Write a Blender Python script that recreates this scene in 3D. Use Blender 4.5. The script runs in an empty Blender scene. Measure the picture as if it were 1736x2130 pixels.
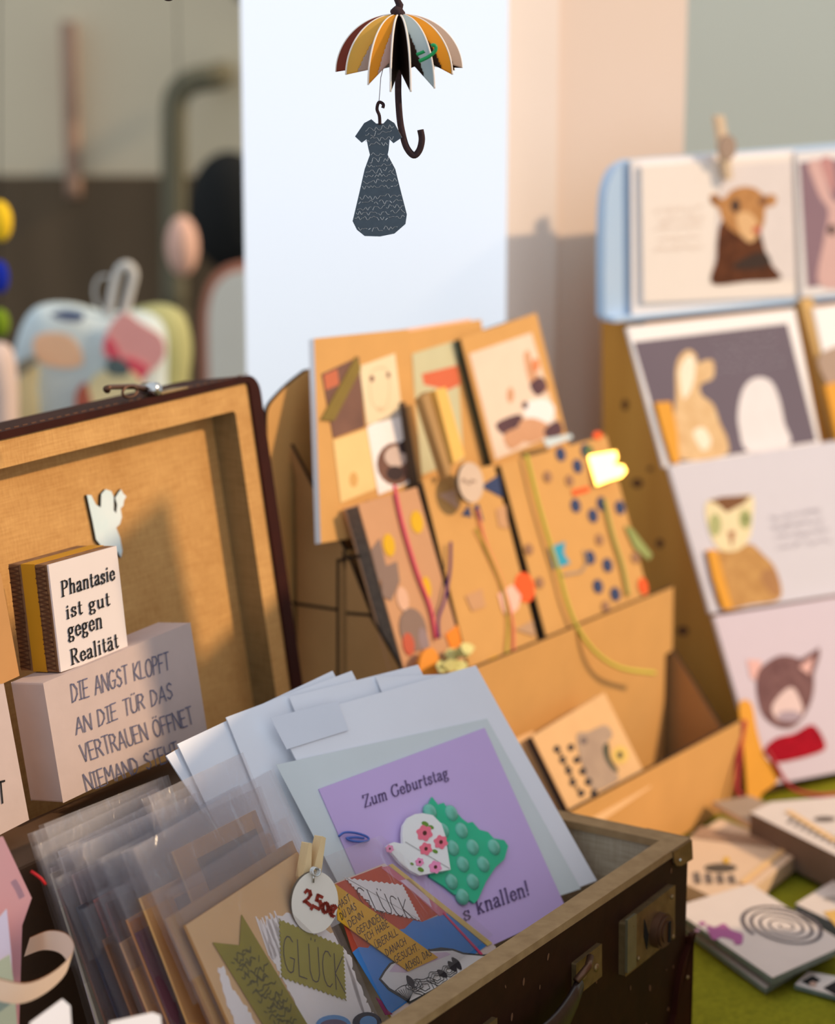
import bpy, math, random
from mathutils import Vector as Vec, noise as mnoise
random.seed(7)
SC = bpy.context.scene
COL = SC.collection
rad = math.radians

# ------------------------------------------------------------------ camera
FPX = 4900.0
CAM = Vec((0, 0, 1.404)); PITCH = rad(12.69)
cd = bpy.data.cameras.new('camera'); cam = bpy.data.objects.new('camera', cd); COL.objects.link(cam)
cd.sensor_fit = 'VERTICAL'; cd.sensor_height = 36.0; cd.lens = FPX / 2130 * 36.0
cam.location = CAM; cam.rotation_euler = (rad(90) - PITCH, 0, 0)
cd.clip_start = 0.05; cd.clip_end = 60
cd.dof.use_dof = True; cd.dof.focus_distance = 1.30; cd.dof.aperture_fstop = 5.4
SC.camera = cam
# ------------------------------------------------------------------ light
SC.view_settings.view_transform = 'Standard'; SC.view_settings.look = 'None'
SC.view_settings.exposure = 0.0; SC.view_settings.gamma = 1.0; SC.view_settings.use_curve_mapping = False
try: SC.cycles.transparent_max_bounces = 48
except Exception: pass
W = bpy.data.worlds.new('sky'); SC.world = W; W.use_nodes = True
bg = W.node_tree.nodes['Background']
bg.inputs[0].default_value = (0.83, 0.90, 1.02, 1); bg.inputs[1].default_value = 0.86
SUN_AZ, SUN_EL = rad(4), rad(31)          # from the right, low evening sun
sd = bpy.data.lights.new('evening_sun', 'SUN'); sun = bpy.data.objects.new('evening_sun', sd); COL.objects.link(sun)
sd.energy = 2.9; sd.color = (1.0, 0.72, 0.45); sd.angle = rad(1.6)
to_sun = Vec((math.cos(SUN_AZ) * math.cos(SUN_EL), -math.sin(SUN_AZ) * math.cos(SUN_EL), math.sin(SUN_EL)))
sun.rotation_euler = to_sun.to_track_quat('Z', 'Y').to_euler(); sun.location = (1.5, 0.4, 2.4)

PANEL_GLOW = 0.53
SHADE_CARTON_H = 0.55
# ------------------------------------------------------------------ geometry helpers
Z = Vec((0, 0, 1))
def U(a): return Vec((math.cos(a), math.sin(a), 0))
def V(a): return Vec((-math.sin(a), math.cos(a), 0))
CP, SP = math.cos(PITCH), math.sin(PITCH)
def ray(px, py):
    x = (px - 868) / FPX; y = (1065 - py) / FPX
    return Vec((x, CP + y * SP, -SP + y * CP))
def on_z(px, py, z):
    r = ray(px, py); return CAM + r * ((z - CAM.z) / r.z)

class Frame:
    """a plane standing in the world: O origin, x to the right, y up the plane, n towards the viewer"""
    def __init__(s, O, ex, ey):
        s.O = O; s.x = ex.normalized(); s.y = (ey - s.x * ey.dot(s.x)).normalized(); s.n = s.x.cross(s.y)
    def px(s, p):
        r = ray(*p); P = CAM + r * ((s.O - CAM).dot(s.n) / r.dot(s.n)); d = P - s.O
        return (d.dot(s.x), d.dot(s.y))
    def w(s, q, h=0.0): return s.O + s.x * q[0] + s.y * q[1] + s.n * h
    def pp(s, pts): return [s.px(p) for p in pts]
    def up(s, d): return Frame(s.O + s.n * d, s.x, s.y)
def lean(O, yaw, lam): return Frame(O, U(yaw), Z * math.cos(lam) + V(yaw) * math.sin(lam))
def flat(z, yaw=0.0, O=None):
    return Frame(Vec((0, 0, z)), U(yaw), V(yaw))

def rectify(q):
    """best rectangle through four plane points TL TR BR BL"""
    q = [Vec((a[0], a[1])) for a in q]
    c = (q[0] + q[1] + q[2] + q[3]) / 4
    ex = ((q[1] - q[0]) + (q[2] - q[3])); w = ex.length / 2; ex.normalize()
    ey0 = ((q[0] - q[3]) + (q[1] - q[2])); h = ey0.length / 2; ey0.normalize()
    ey = Vec((-ex.y, ex.x)); 
    if ey.dot(ey0) < 0: ey = -ey
    ey = (ey + ey0).normalized(); ex = Vec((ey.y, -ey.x))
    return [tuple(c - ex * w / 2 + ey * h / 2), tuple(c + ex * w / 2 + ey * h / 2), tuple(c + ex * w / 2 - ey * h / 2), tuple(c - ex * w / 2 - ey * h / 2)]
def grow_down(q, d):
    (a, b, c, e) = [Vec(p) for p in q]
    dn = (e - a).normalized()
    return [tuple(a), tuple(b), tuple(c + dn * d), tuple(e + dn * d)]
def lerp2(a, b, t): return (a[0] + (b[0] - a[0]) * t, a[1] + (b[1] - a[1]) * t)
def inquad(q, u, v):
    """point in a TL TR BR BL quad, u to the right, v downwards"""
    return lerp2(lerp2(q[0], q[1], u), lerp2(q[3], q[2], u), v)
def smooth(pts, n=5, closed=True):
    out = []; m = len(pts)
    rng = range(m) if closed else range(m - 1)
    for i in rng:
        g = lambda k: pts[k % m] if closed else pts[max(0, min(m - 1, k))]
        p0, p1, p2, p3 = g(i - 1), g(i), g(i + 1), g(i + 2)
        for k in range(n):
            t = k / n
            out.append(tuple(0.5 * (2 * b + (c - a) * t + (2 * a - 5 * b + 4 * c - d) * t * t + (3 * b - a - 3 * c + d) * t ** 3) for a, b, c, d in zip(p0, p1, p2, p3)))
    if not closed: out.append(tuple(pts[-1]))
    return out
def ell(c, rx, ry, n=20, rot=0.0):
    cr, sr = math.cos(rot), math.sin(rot)
    return [(c[0] + rx * math.cos(t) * cr - ry * math.sin(t) * sr, c[1] + rx * math.cos(t) * sr + ry * math.sin(t) * cr) for t in [2 * math.pi * k / n for k in range(n)]]

class MB:
    def __init__(s): s.v = []; s.f = []; s.m = []; s.sm = []; s.mats = []
    def mi(s, mat):
        if mat not in s.mats: s.mats.append(mat)
        return s.mats.index(mat)
    def add(s, vs, fs, mat, smooth=False):
        o = len(s.v); s.v += [Vec(v) for v in vs]
        k = s.mi(mat)
        for f in fs: s.f.append([i + o for i in f]); s.m.append(k); s.sm.append(smooth)
    def slab(s, F, poly, h0, h1, mat, edge=None, back=None):
        n = len(poly)
        a = sum(poly[i][0] * poly[(i + 1) % n][1] - poly[(i + 1) % n][0] * poly[i][1] for i in range(n))
        if a < 0: poly = poly[::-1]
        top = [F.w(p, h1) for p in poly]; bot = [F.w(p, h0) for p in poly]
        s.add(top, [list(range(n))], mat)
        s.add(bot, [list(range(n))[::-1]], back or edge or mat)
        s.add(top + bot, [[i, i + n, (i + 1) % n + n, (i + 1) % n] for i in range(n)], edge or mat)
        return s
    def patch(s, F, poly, h, mat): return s.slab(F, poly, h - 0.0003, h, mat)
    def box(s, O, x, y, z, mat):
        vs = [O + x * i + y * j + z * k for k in (0, 1) for j in (0, 1) for i in (0, 1)]
        fs = [[0, 2, 3, 1], [4, 5, 7, 6], [0, 1, 5, 4], [2, 6, 7, 3], [0, 4, 6, 2], [1, 3, 7, 5]]
        if x.cross(y).dot(z) < 0: fs = [f[::-1] for f in fs]
        s.add(vs, fs, mat); return s
    def tube(s, pts, r, mat, n=10, cap=True):
        pts = [Vec(p) for p in pts]; m = len(pts); vs = []
        rr = r if isinstance(r, (list, tuple)) else [r] * m
        t0 = (pts[1] - pts[0]).normalized(); ref = Vec((0, 0, 1)) if abs(t0.z) < 0.9 else Vec((1, 0, 0))
        e = t0.cross(ref).normalized()
        for i in range(m):
            t = (pts[min(i + 1, m - 1)] - pts[max(i - 1, 0)]).normalized()
            e = (e - t * e.dot(t)).normalized(); g = t.cross(e)
            for k in range(n):
                an = 2 * math.pi * k / n; vs.append(pts[i] + (e * math.cos(an) + g * math.sin(an)) * rr[i])
        fs = [[i * n + k, i * n + (k + 1) % n, (i + 1) * n + (k + 1) % n, (i + 1) * n + k] for i in range(m - 1) for k in range(n)]
        if cap: fs += [list(range(n))[::-1], [(m - 1) * n + k for k in range(n)]]
        s.add(vs, fs, mat, True); return s
    def blob(s, c, rx, ry, rz, mat, nu=24, nv=14, ax=None, f=None):
        X, Y, Zz = ax or (Vec((1, 0, 0)), Vec((0, 1, 0)), Vec((0, 0, 1)))
        vs = []; fs = []
        for j in range(nv + 1):
            th = math.pi * j / nv
            for i in range(nu):
                ph = 2 * math.pi * i / nu
                d = Vec((math.sin(th) * math.cos(ph), math.sin(th) * math.sin(ph), math.cos(th)))
                k = f(d) if f else 1.0
                vs.append(c + (X * d.x * rx + Y * d.y * ry + Zz * d.z * rz) * k)
        for j in range(nv):
            for i in range(nu): fs.append([j * nu + i, (j + 1) * nu + i, (j + 1) * nu + (i + 1) % nu, j * nu + (i + 1) % nu])
        s.add(vs, fs, mat, True); return s
    def ring(s, F, outer, inner, h0, h1, mat, edge=None):
        n = len(outer); O1 = [F.w(p, h1) for p in outer]; I1 = [F.w(p, h1) for p in inner]; O0 = [F.w(p, h0) for p in outer]; I0 = [F.w(p, h0) for p in inner]
        j = lambda i: (i + 1) % n
        s.add(O1 + I1, [[i, j(i), j(i) + n, i + n] for i in range(n)], mat)
        s.add(O0 + O1, [[i, j(i), j(i) + n, i + n] for i in range(n)], mat)
        s.add(I0 + I1, [[i + n, j(i) + n, j(i), i] for i in range(n)], edge or mat)
        s.add(O0 + I0, [[i + n, j(i) + n, j(i), i] for i in range(n)], mat)
        return s
    def sheet(s, F, quad, h, mat, nx=10, ny=12, amp=0.001, freq=30.0, seed=0.0, curl=0.0):
        """a thin, slightly wrinkled sheet over a TL TR BR BL quad"""
        vs = []
        for j in range(ny + 1):
            for i in range(nx + 1):
                q = inquad(quad, i / nx, j / ny)
                d = mnoise.noise(Vec((q[0] * freq + seed, q[1] * freq * 0.6, seed * 3.1))) * amp
                d += curl * (1 - j / ny) ** 3
                vs.append(F.w(q, h + d))
        s.add(vs, [[j * (nx + 1) + i, (j + 1) * (nx + 1) + i, (j + 1) * (nx + 1) + i + 1, j * (nx + 1) + i + 1] for j in range(ny) for i in range(nx)], mat, True)
        return s
    def ribbon(s, F, pts, w, h, mat, nib=False):
        for a, b in zip(pts[:-1], pts[1:]):
            d = Vec((b[0] - a[0], b[1] - a[1])); L = d.length
            if L < 1e-7: continue
            d /= L; ww = w * (0.45 + 0.75 * abs(d.y)) if nib else w
            e = Vec((-d.y, d.x)) * ww / 2; ex = d * min(ww, w) * 0.35
            A = Vec(a) - ex; B = Vec(b) + ex
            s.add([F.w(A - e, h), F.w(B - e, h), F.w(B + e, h), F.w(A + e, h)], [[0, 1, 2, 3]], mat)
        return s
    def build(s, name, parent=None, bevel=0.0):
        xs = [v.x for v in s.v]; ys = [v.y for v in s.v]; zs = [v.z for v in s.v]
        O = Vec(((min(xs) + max(xs)) / 2, (min(ys) + max(ys)) / 2, min(zs)))
        me = bpy.data.meshes.new(name)
        me.from_pydata([v - O for v in s.v], [], s.f)
        for m in s.mats: me.materials.append(m)
        me.polygons.foreach_set('material_index', s.m); me.polygons.foreach_set('use_smooth', s.sm)
        me.update()
        o = bpy.data.objects.new(name, me); COL.objects.link(o)
        if parent:
            o.parent = parent; o.location = O - wloc(parent)
        else: o.location = O
        if bevel:
            b = o.modifiers.new('bevel', 'BEVEL'); b.width = bevel; b.segments = 2; b.limit_method = 'ANGLE'; b.angle_limit = rad(40)
        return o
def wloc(o):
    p = Vec(o.location)
    while o.parent: o = o.parent; p += Vec(o.location)
    return p
def tag(o, label=None, cat=None, group=None, kind=None):
    if label: o['label'] = label
    if cat: o['category'] = cat
    if group: o['group'] = group
    if kind: o['kind'] = kind
    return o
def empty(name, loc, label, cat, group=None):
    o = bpy.data.objects.new(name, None); o.empty_display_size = 0.02; COL.objects.link(o); o.location = loc
    return tag(o, label, cat, group)
def struct(o, label=None):
    o['kind'] = 'structure'
    if label: o['label'] = label
    return o

# ------------------------------------------------------------------ materials
def lin(c): c /= 255.0; return c / 12.92 if c <= 0.04045 else ((c + 0.055) / 1.055) ** 2.4
_cache = {}
def mat(name, rgb, rough=0.7, var=0.12, scale=60.0, bump=0.0, spec=0.3, metal=0.0, fibre=None, rgb2=None, detail=5.0, wave=None, coat=0.0):
    """rgb: sRGB colour of the material itself; noise mottling plus optional fibre stretch / second tone"""
    if name in _cache: return _cache[name]
    m = bpy.data.materials.new(name); m.use_nodes = True; nt = m.node_tree; N = nt.nodes; L = nt.links
    b = N['Principled BSDF']; b.inputs['Roughness'].default_value = rough; b.inputs['Metallic'].default_value = metal
    b.inputs['Specular IOR Level'].default_value = spec
    if coat: b.inputs['Coat Weight'].default_value = coat; b.inputs['Coat Roughness'].default_value = 0.2
    c = [lin(k) for k in rgb]
    c2 = [lin(k) for k in rgb2] if rgb2 else [k * (1 - var) for k in c]
    tc = N.new('ShaderNodeTexCoord'); mp = N.new('ShaderNodeMapping'); L.new(tc.outputs['Object'], mp.inputs['Vector'])
    if fibre: mp.inputs['Scale'].default_value = fibre
    if wave:
        tx = N.new('ShaderNodeTexWave'); tx.inputs['Scale'].default_value = scale; tx.inputs['Distortion'].default_value = wave; tx.inputs['Detail'].default_value = 3
        tx.inputs['Detail Scale'].default_value = 1.5
    else:
        tx = N.new('ShaderNodeTexNoise'); tx.inputs['Scale'].default_value = scale; tx.inputs['Detail'].default_value = detail
    L.new(mp.outputs[0], tx.inputs['Vector'])
    mx = N.new('ShaderNodeMix'); mx.data_type = 'RGBA'
    fac = tx.outputs['Fac']
    L.new(fac, mx.inputs[0]); mx.inputs[6].default_value = (*c2, 1); mx.inputs[7].default_value = (*[min(1, k * (1 + (0 if rgb2 else var * 0.6))) for k in c], 1)
    L.new(mx.outputs[2], b.inputs['Base Color'])
    if bump:
        bp = N.new('ShaderNodeBump'); bp.inputs['Strength'].default_value = bump; bp.inputs['Distance'].default_value = 0.001
        L.new(fac, bp.inputs['Height']); L.new(bp.outputs[0], b.inputs['Normal'])
    _cache[name] = m; return m
def ink(name, rgb, rough=0.8): return mat(name, rgb, rough, 0.05, 200)
def weave(name, rgb, rgb2, scale=900.0, bump=0.3):
    """linen: two crossed fine waves"""
    if name in _cache: return _cache[name]
    m = bpy.data.materials.new(name); m.use_nodes = True; nt = m.node_tree; N = nt.nodes; L = nt.links
    b = N['Principled BSDF']; b.inputs['Roughness'].default_value = 0.85; b.inputs['Specular IOR Level'].default_value = 0.15
    tc = N.new('ShaderNodeTexCoord')
    def nz(sc):
        mp = N.new('ShaderNodeMapping'); mp.inputs['Scale'].default_value = sc; L.new(tc.outputs['Object'], mp.inputs['Vector'])
        t = N.new('ShaderNodeTexNoise'); t.inputs['Scale'].default_value = 1.0; t.inputs['Detail'].default_value = 2; L.new(mp.outputs[0], t.inputs['Vector']); return t
    a = nz((scale * 0.06, scale * 0.06, scale)); c = nz((scale, scale, scale * 0.06)); d = nz((25, 25, 25))
    ad = N.new('ShaderNodeMath'); ad.operation = 'ADD'; L.new(a.outputs['Fac'], ad.inputs[0]); L.new(c.outputs['Fac'], ad.inputs[1])
    a2 = N.new('ShaderNodeMath'); a2.operation = 'ADD'; L.new(ad.outputs[0], a2.inputs[0]); L.new(d.outputs['Fac'], a2.inputs[1])
    dv = N.new('ShaderNodeMapRange'); dv.inputs[1].default_value = 1.0; dv.inputs[2].default_value = 2.0; L.new(a2.outputs[0], dv.inputs[0])
    mx = N.new('ShaderNodeMix'); mx.data_type = 'RGBA'; L.new(dv.outputs[0], mx.inputs[0])
    mx.inputs[6].default_value = (*[lin(k) for k in rgb2], 1); mx.inputs[7].default_value = (*[lin(k) for k in rgb], 1)
    L.new(mx.outputs[2], b.inputs['Base Color'])
    bp = N.new('ShaderNodeBump'); bp.inputs['Strength'].default_value = bump; bp.inputs['Distance'].default_value = 0.0005
    L.new(ad.outputs[0], bp.inputs['Height']); L.new(bp.outputs[0], b.inputs['Normal'])
    _cache[name] = m; return m
def film(name, haze=0.08, tint=(0.97, 0.97, 0.98), gloss=0.10, bump=0.25, hcol=(0.8, 0.8, 0.82)):
    """clear plastic sleeve: mostly see-through, a little milky, shiny on its wrinkles"""
    if name in _cache: return _cache[name]
    m = bpy.data.materials.new(name); m.use_nodes = True; nt = m.node_tree; N = nt.nodes; L = nt.links
    N.remove(N['Principled BSDF']); out = N['Material Output']
    tr = N.new('ShaderNodeBsdfTransparent'); tr.inputs[0].default_value = (*tint, 1)
    gl = N.new('ShaderNodeBsdfGlossy'); gl.inputs['Roughness'].default_value = 0.20
    df = N.new('ShaderNodeBsdfDiffuse'); df.inputs[0].default_value = (*hcol, 1)
    tc = N.new('ShaderNodeTexCoord'); mp = N.new('ShaderNodeMapping'); mp.inputs['Scale'].default_value = (60, 60, 22); L.new(tc.outputs['Object'], mp.inputs[0])
    nz = N.new('ShaderNodeTexNoise'); nz.inputs['Scale'].default_value = 1.0; nz.inputs['Detail'].default_value = 3; nz.inputs['Distortion'].default_value = 1.2; L.new(mp.outputs[0], nz.inputs['Vector'])
    bp = N.new('ShaderNodeBump'); bp.inputs['Strength'].default_value = bump; bp.inputs['Distance'].default_value = 0.004; L.new(nz.outputs['Fac'], bp.inputs['Height'])
    L.new(bp.outputs[0], gl.inputs['Normal'])
    fr = N.new('ShaderNodeFresnel'); fr.inputs[0].default_value = 1.35; L.new(bp.outputs[0], fr.inputs['Normal'])
    mr = N.new('ShaderNodeMapRange'); mr.inputs[1].default_value = 0.0; mr.inputs[2].default_value = 0.6; mr.inputs[3].default_value = gloss * 0.4; mr.inputs[4].default_value = gloss * 5; L.new(fr.outputs[0], mr.inputs[0])
    m1 = N.new('ShaderNodeMixShader'); m1.inputs[0].default_value = haze; L.new(tr.outputs[0], m1.inputs[1]); L.new(df.outputs[0], m1.inputs[2])
    m2 = N.new('ShaderNodeMixShader'); L.new(mr.outputs[0], m2.inputs[0]); L.new(m1.outputs[0], m2.inputs[1]); L.new(gl.outputs[0], m2.inputs[2])
    L.new(m2.outputs[0], out.inputs[0]); _cache[name] = m; return m
def self_glow(name, rgb, strength):
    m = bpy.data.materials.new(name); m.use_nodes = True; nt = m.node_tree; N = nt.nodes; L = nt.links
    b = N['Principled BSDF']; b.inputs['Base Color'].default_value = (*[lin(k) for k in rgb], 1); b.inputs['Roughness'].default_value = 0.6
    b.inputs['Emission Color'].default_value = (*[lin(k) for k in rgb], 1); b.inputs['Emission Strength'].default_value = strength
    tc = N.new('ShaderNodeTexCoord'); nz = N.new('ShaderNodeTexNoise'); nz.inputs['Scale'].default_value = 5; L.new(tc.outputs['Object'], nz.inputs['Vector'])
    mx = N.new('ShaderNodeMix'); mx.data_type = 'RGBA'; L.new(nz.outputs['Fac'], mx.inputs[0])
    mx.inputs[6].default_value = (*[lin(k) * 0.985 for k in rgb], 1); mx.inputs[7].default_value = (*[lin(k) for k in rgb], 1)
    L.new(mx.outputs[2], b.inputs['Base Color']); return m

def thin_paper(name, rgb, through=0.45):
    """coloured paper that lets some light through"""
    m = mat(name, rgb, 0.75, .04, 90, 0, .1)
    nt = m.node_tree; N = nt.nodes; L = nt.links; b = N['Principled BSDF']
    if 'Translucent BSDF' in N: return m
    t = N.new('ShaderNodeBsdfTranslucent'); x = N.new('ShaderNodeMixShader'); x.inputs[0].default_value = through
    t.inputs[0].default_value = (*[min(1, lin(k) * 1.15) for k in rgb], 1)
    L.new(b.outputs[0], x.inputs[1]); L.new(t.outputs[0], x.inputs[2]); L.new(x.outputs[0], N['Material Output'].inputs[0]); return m
KRAFT = mat('kraft_board', (216, 164, 98), 0.8, 0.10, 35, 0.05, 0.15)
KRAFT_D = mat('kraft_board_dull', (196, 146, 92), 0.8, 0.12, 45, 0.05, 0.15)
KRAFT_L = mat('kraft_paper_pale', (226, 182, 130), 0.8, 0.08, 60, 0.05, 0.15)
BURNT = mat('laser_burnt_edge', (52, 36, 22), 0.9, 0.3, 80)
CORR = mat('corrugated_edge', (176, 132, 92), 0.9, 0.5, 160, 0.5, 0.1, fibre=(1, 1, 0.3), rgb2=(84, 52, 32))
WHITE = mat('white_paper', (240, 234, 230), 0.75, 0.03, 80, 0, 0.2)
WHITE2 = mat('white_card', (246, 240, 236), 0.6, 0.02, 80, 0, 0.3)
GLASSINE = mat('glassine_paper', (236, 238, 243), 0.55, 0.05, 18, 0.05, 0.35)
PLASTER = mat('painted_block', (198, 178, 170), 0.85, 0.08, 90, 0.25, 0.15)
LEATHER = mat('brown_leather', (66, 24, 12), 0.6, 0.45, 45, 0.25, 0.10, rgb2=(34, 13, 8))
LEATHER_D = mat('dark_scuffed_leather', (56, 28, 16), 0.55, 0.5, 70, 0.35, 0.16, rgb2=(30, 14, 9))
RIM = mat('worn_tan_rim', (176, 146, 104), 0.75, 0.25, 120, 0.3, 0.2, rgb2=(128, 100, 66))
LINEN = weave('tan_linen_lining', (216, 168, 104), (184, 134, 76))
LINEN_SHADE = weave('shaded_olive_linen', (158, 132, 88), (122, 100, 62))  # darker linen for the lid frame's inner faces, shade put into the colour
LINEN_G = weave('grey_linen_lining', (190, 176, 152), (150, 134, 108))
BRASS = mat('tarnished_brass', (176, 148, 104), 0.45, 0.4, 120, 0.3, 0.5, metal=0.75, rgb2=(86, 66, 42))
STEEL = mat('bright_steel', (215, 215, 210), 0.25, 0.1, 80, 0, 0.5, metal=1.0)
RUST = mat('brown_metal_knob', (104, 72, 52), 0.4, 0.3, 90, 0.2, 0.5, metal=0.6)
BLACK = ink('black', (24, 22, 22))
INK = ink('printing_ink', (58, 52, 56))
INKBLUE = ink('blue_ink', (104, 104, 128))
WOODP = mat('pale_wood', (228, 198, 148), 0.6, 0.12, 60, 0.05, 0.25, fibre=(4, 4, 0.6))
WOODR = mat('rack_wood', (226, 164, 74), 0.6, 0.3, 9, 0.05, 0.25, fibre=(3, 3, 0.5), rgb2=(192, 126, 42))
ORANGEK = mat('orange_wood', (232, 160, 40), 0.6, 0.1, 50, 0, 0.25)
FILM = film('clear_sleeve', 0.055, gloss=0.11, bump=0.4, hcol=(0.84, 0.82, 0.86))
FILMB = film('sleeve_fold', 0.13, gloss=0.12, bump=0.5, hcol=(0.72, 0.70, 0.70))

# ------------------------------------------------------------------ stroke lettering
def arc(cx, cy, rx, ry, a0, a1, n=9): return [(cx + rx * math.cos(rad(a0 + (a1 - a0) * k / n)), cy + ry * math.sin(rad(a0 + (a1 - a0) * k / n))) for k in range(n + 1)]
HAND = {
 'A': (.6, [[(0, 0), (.3, 1), (.6, 0)], [(.12, .35), (.48, .35)]]),
 'B': (.5, [[(0, 0), (0, 1), (.3, .95), (.4, .75), (.3, .55), (0, .5)], [(.3, .55), (.48, .3), (.3, .03), (0, 0)]]),
 'C': (.5, [arc(.3, .5, .3, .5, 50, 310)]), 'D': (.55, [[(0, 0), (0, 1), (.25, .95), (.5, .65), (.5, .35), (.25, .05), (0, 0)]]),
 'E': (.45, [[(.42, 1), (0, 1), (0, 0), (.45, 0)], [(0, .52), (.36, .52)]]), 'F': (.42, [[(.42, 1), (0, 1), (0, 0)], [(0, .52), (.36, .52)]]),
 'G': (.6, [arc(.32, .5, .32, .5, 50, 300) + [(.58, .42), (.34, .42)]]), 'H': (.5, [[(0, 0), (0, 1)], [(.5, 0), (.5, 1)], [(0, .5), (.5, .5)]]),
 'I': (.3, [[(.15, 0), (.15, 1)], [(0, 1), (.3, 1)], [(0, 0), (.3, 0)]]), 'K': (.5, [[(0, 0), (0, 1)], [(.48, 1), (0, .45), (.5, 0)]]),
 'L': (.42, [[(0, 1), (0, 0), (.42, 0)]]), 'M': (.65, [[(0, 0), (.05, 1), (.32, .4), (.6, 1), (.65, 0)]]), 'N': (.55, [[(0, 0), (0, 1), (.55, 0), (.55, 1)]]),
 'O': (.6, [arc(.3, .5, .3, .5, 90, 450, 14)]), 'P': (.46, [[(0, 0), (0, 1), (.32, .96), (.45, .75), (.32, .52), (0, .48)]]),
 'R': (.5, [[(0, 0), (0, 1), (.32, .96), (.45, .75), (.32, .54), (0, .5)], [(.2, .5), (.5, 0)]]),
 'S': (.46, [[(.44, .85), (.25, 1), (.05, .85), (.08, .62), (.38, .42), (.44, .18), (.22, 0), (0, .15)]]),
 'T': (.5, [[(0, 1), (.5, 1)], [(.25, 1), (.25, 0)]]), 'U': (.52, [[(0, 1), (0, .25), (.12, .03), (.28, 0), (.42, .05), (.52, .25), (.52, 1)]]),
 'V': (.55, [[(0, 1), (.27, 0), (.55, 1)]]), 'W': (.8, [[(0, 1), (.2, 0), (.4, .7), (.6, 0), (.8, 1)]]), 'Z': (.5, [[(0, 1), (.5, 1), (0, 0), (.5, 0)]]),
 '2': (.5, [[(.02, .75), (.12, .97), (.32, .97), (.42, .75), (.3, .45), (0, .02), (.2, .1), (.5, 0)]]), ',': (.15, [[(.12, .08), (.02, -.22)]]),
 '5': (.45, [[(.42, 1), (.1, 1), (.05, .58), (.3, .6), (.44, .35), (.3, .03), (0, .05)]]), '0': (.4, [arc(.2, .35, .2, .36, 90, 450, 12)]),
 '\u20ac': (.5, [arc(.3, .4, .25, .4, 50, 310), [(0, .48), (.35, .48)], [(0, .33), (.32, .33)]]),
 '.': (.1, [[(.03, 0), (.07, .06)]]), '?': (.4, [[(0, .8), (.12, 1), (.32, .95), (.36, .7), (.16, .5), (.16, .3)], [(.15, .02), (.18, .07)]]),
 '!': (.15, [[(.07, 1), (.07, .3)], [(.05, .02), (.09, .07)]]), ' ': (.35, [])}
for k, b in (('\u00c4', 'A'), ('\u00d6', 'O'), ('\u00dc', 'U')):
    w, s = HAND[b]; HAND[k] = (w, s + [[(w * .28, 1.14), (w * .30, 1.2)], [(w * .70, 1.14), (w * .72, 1.2)]])
def _sf(x, y, w=.09): return [(x - w, y), (x + w, y)]
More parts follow.
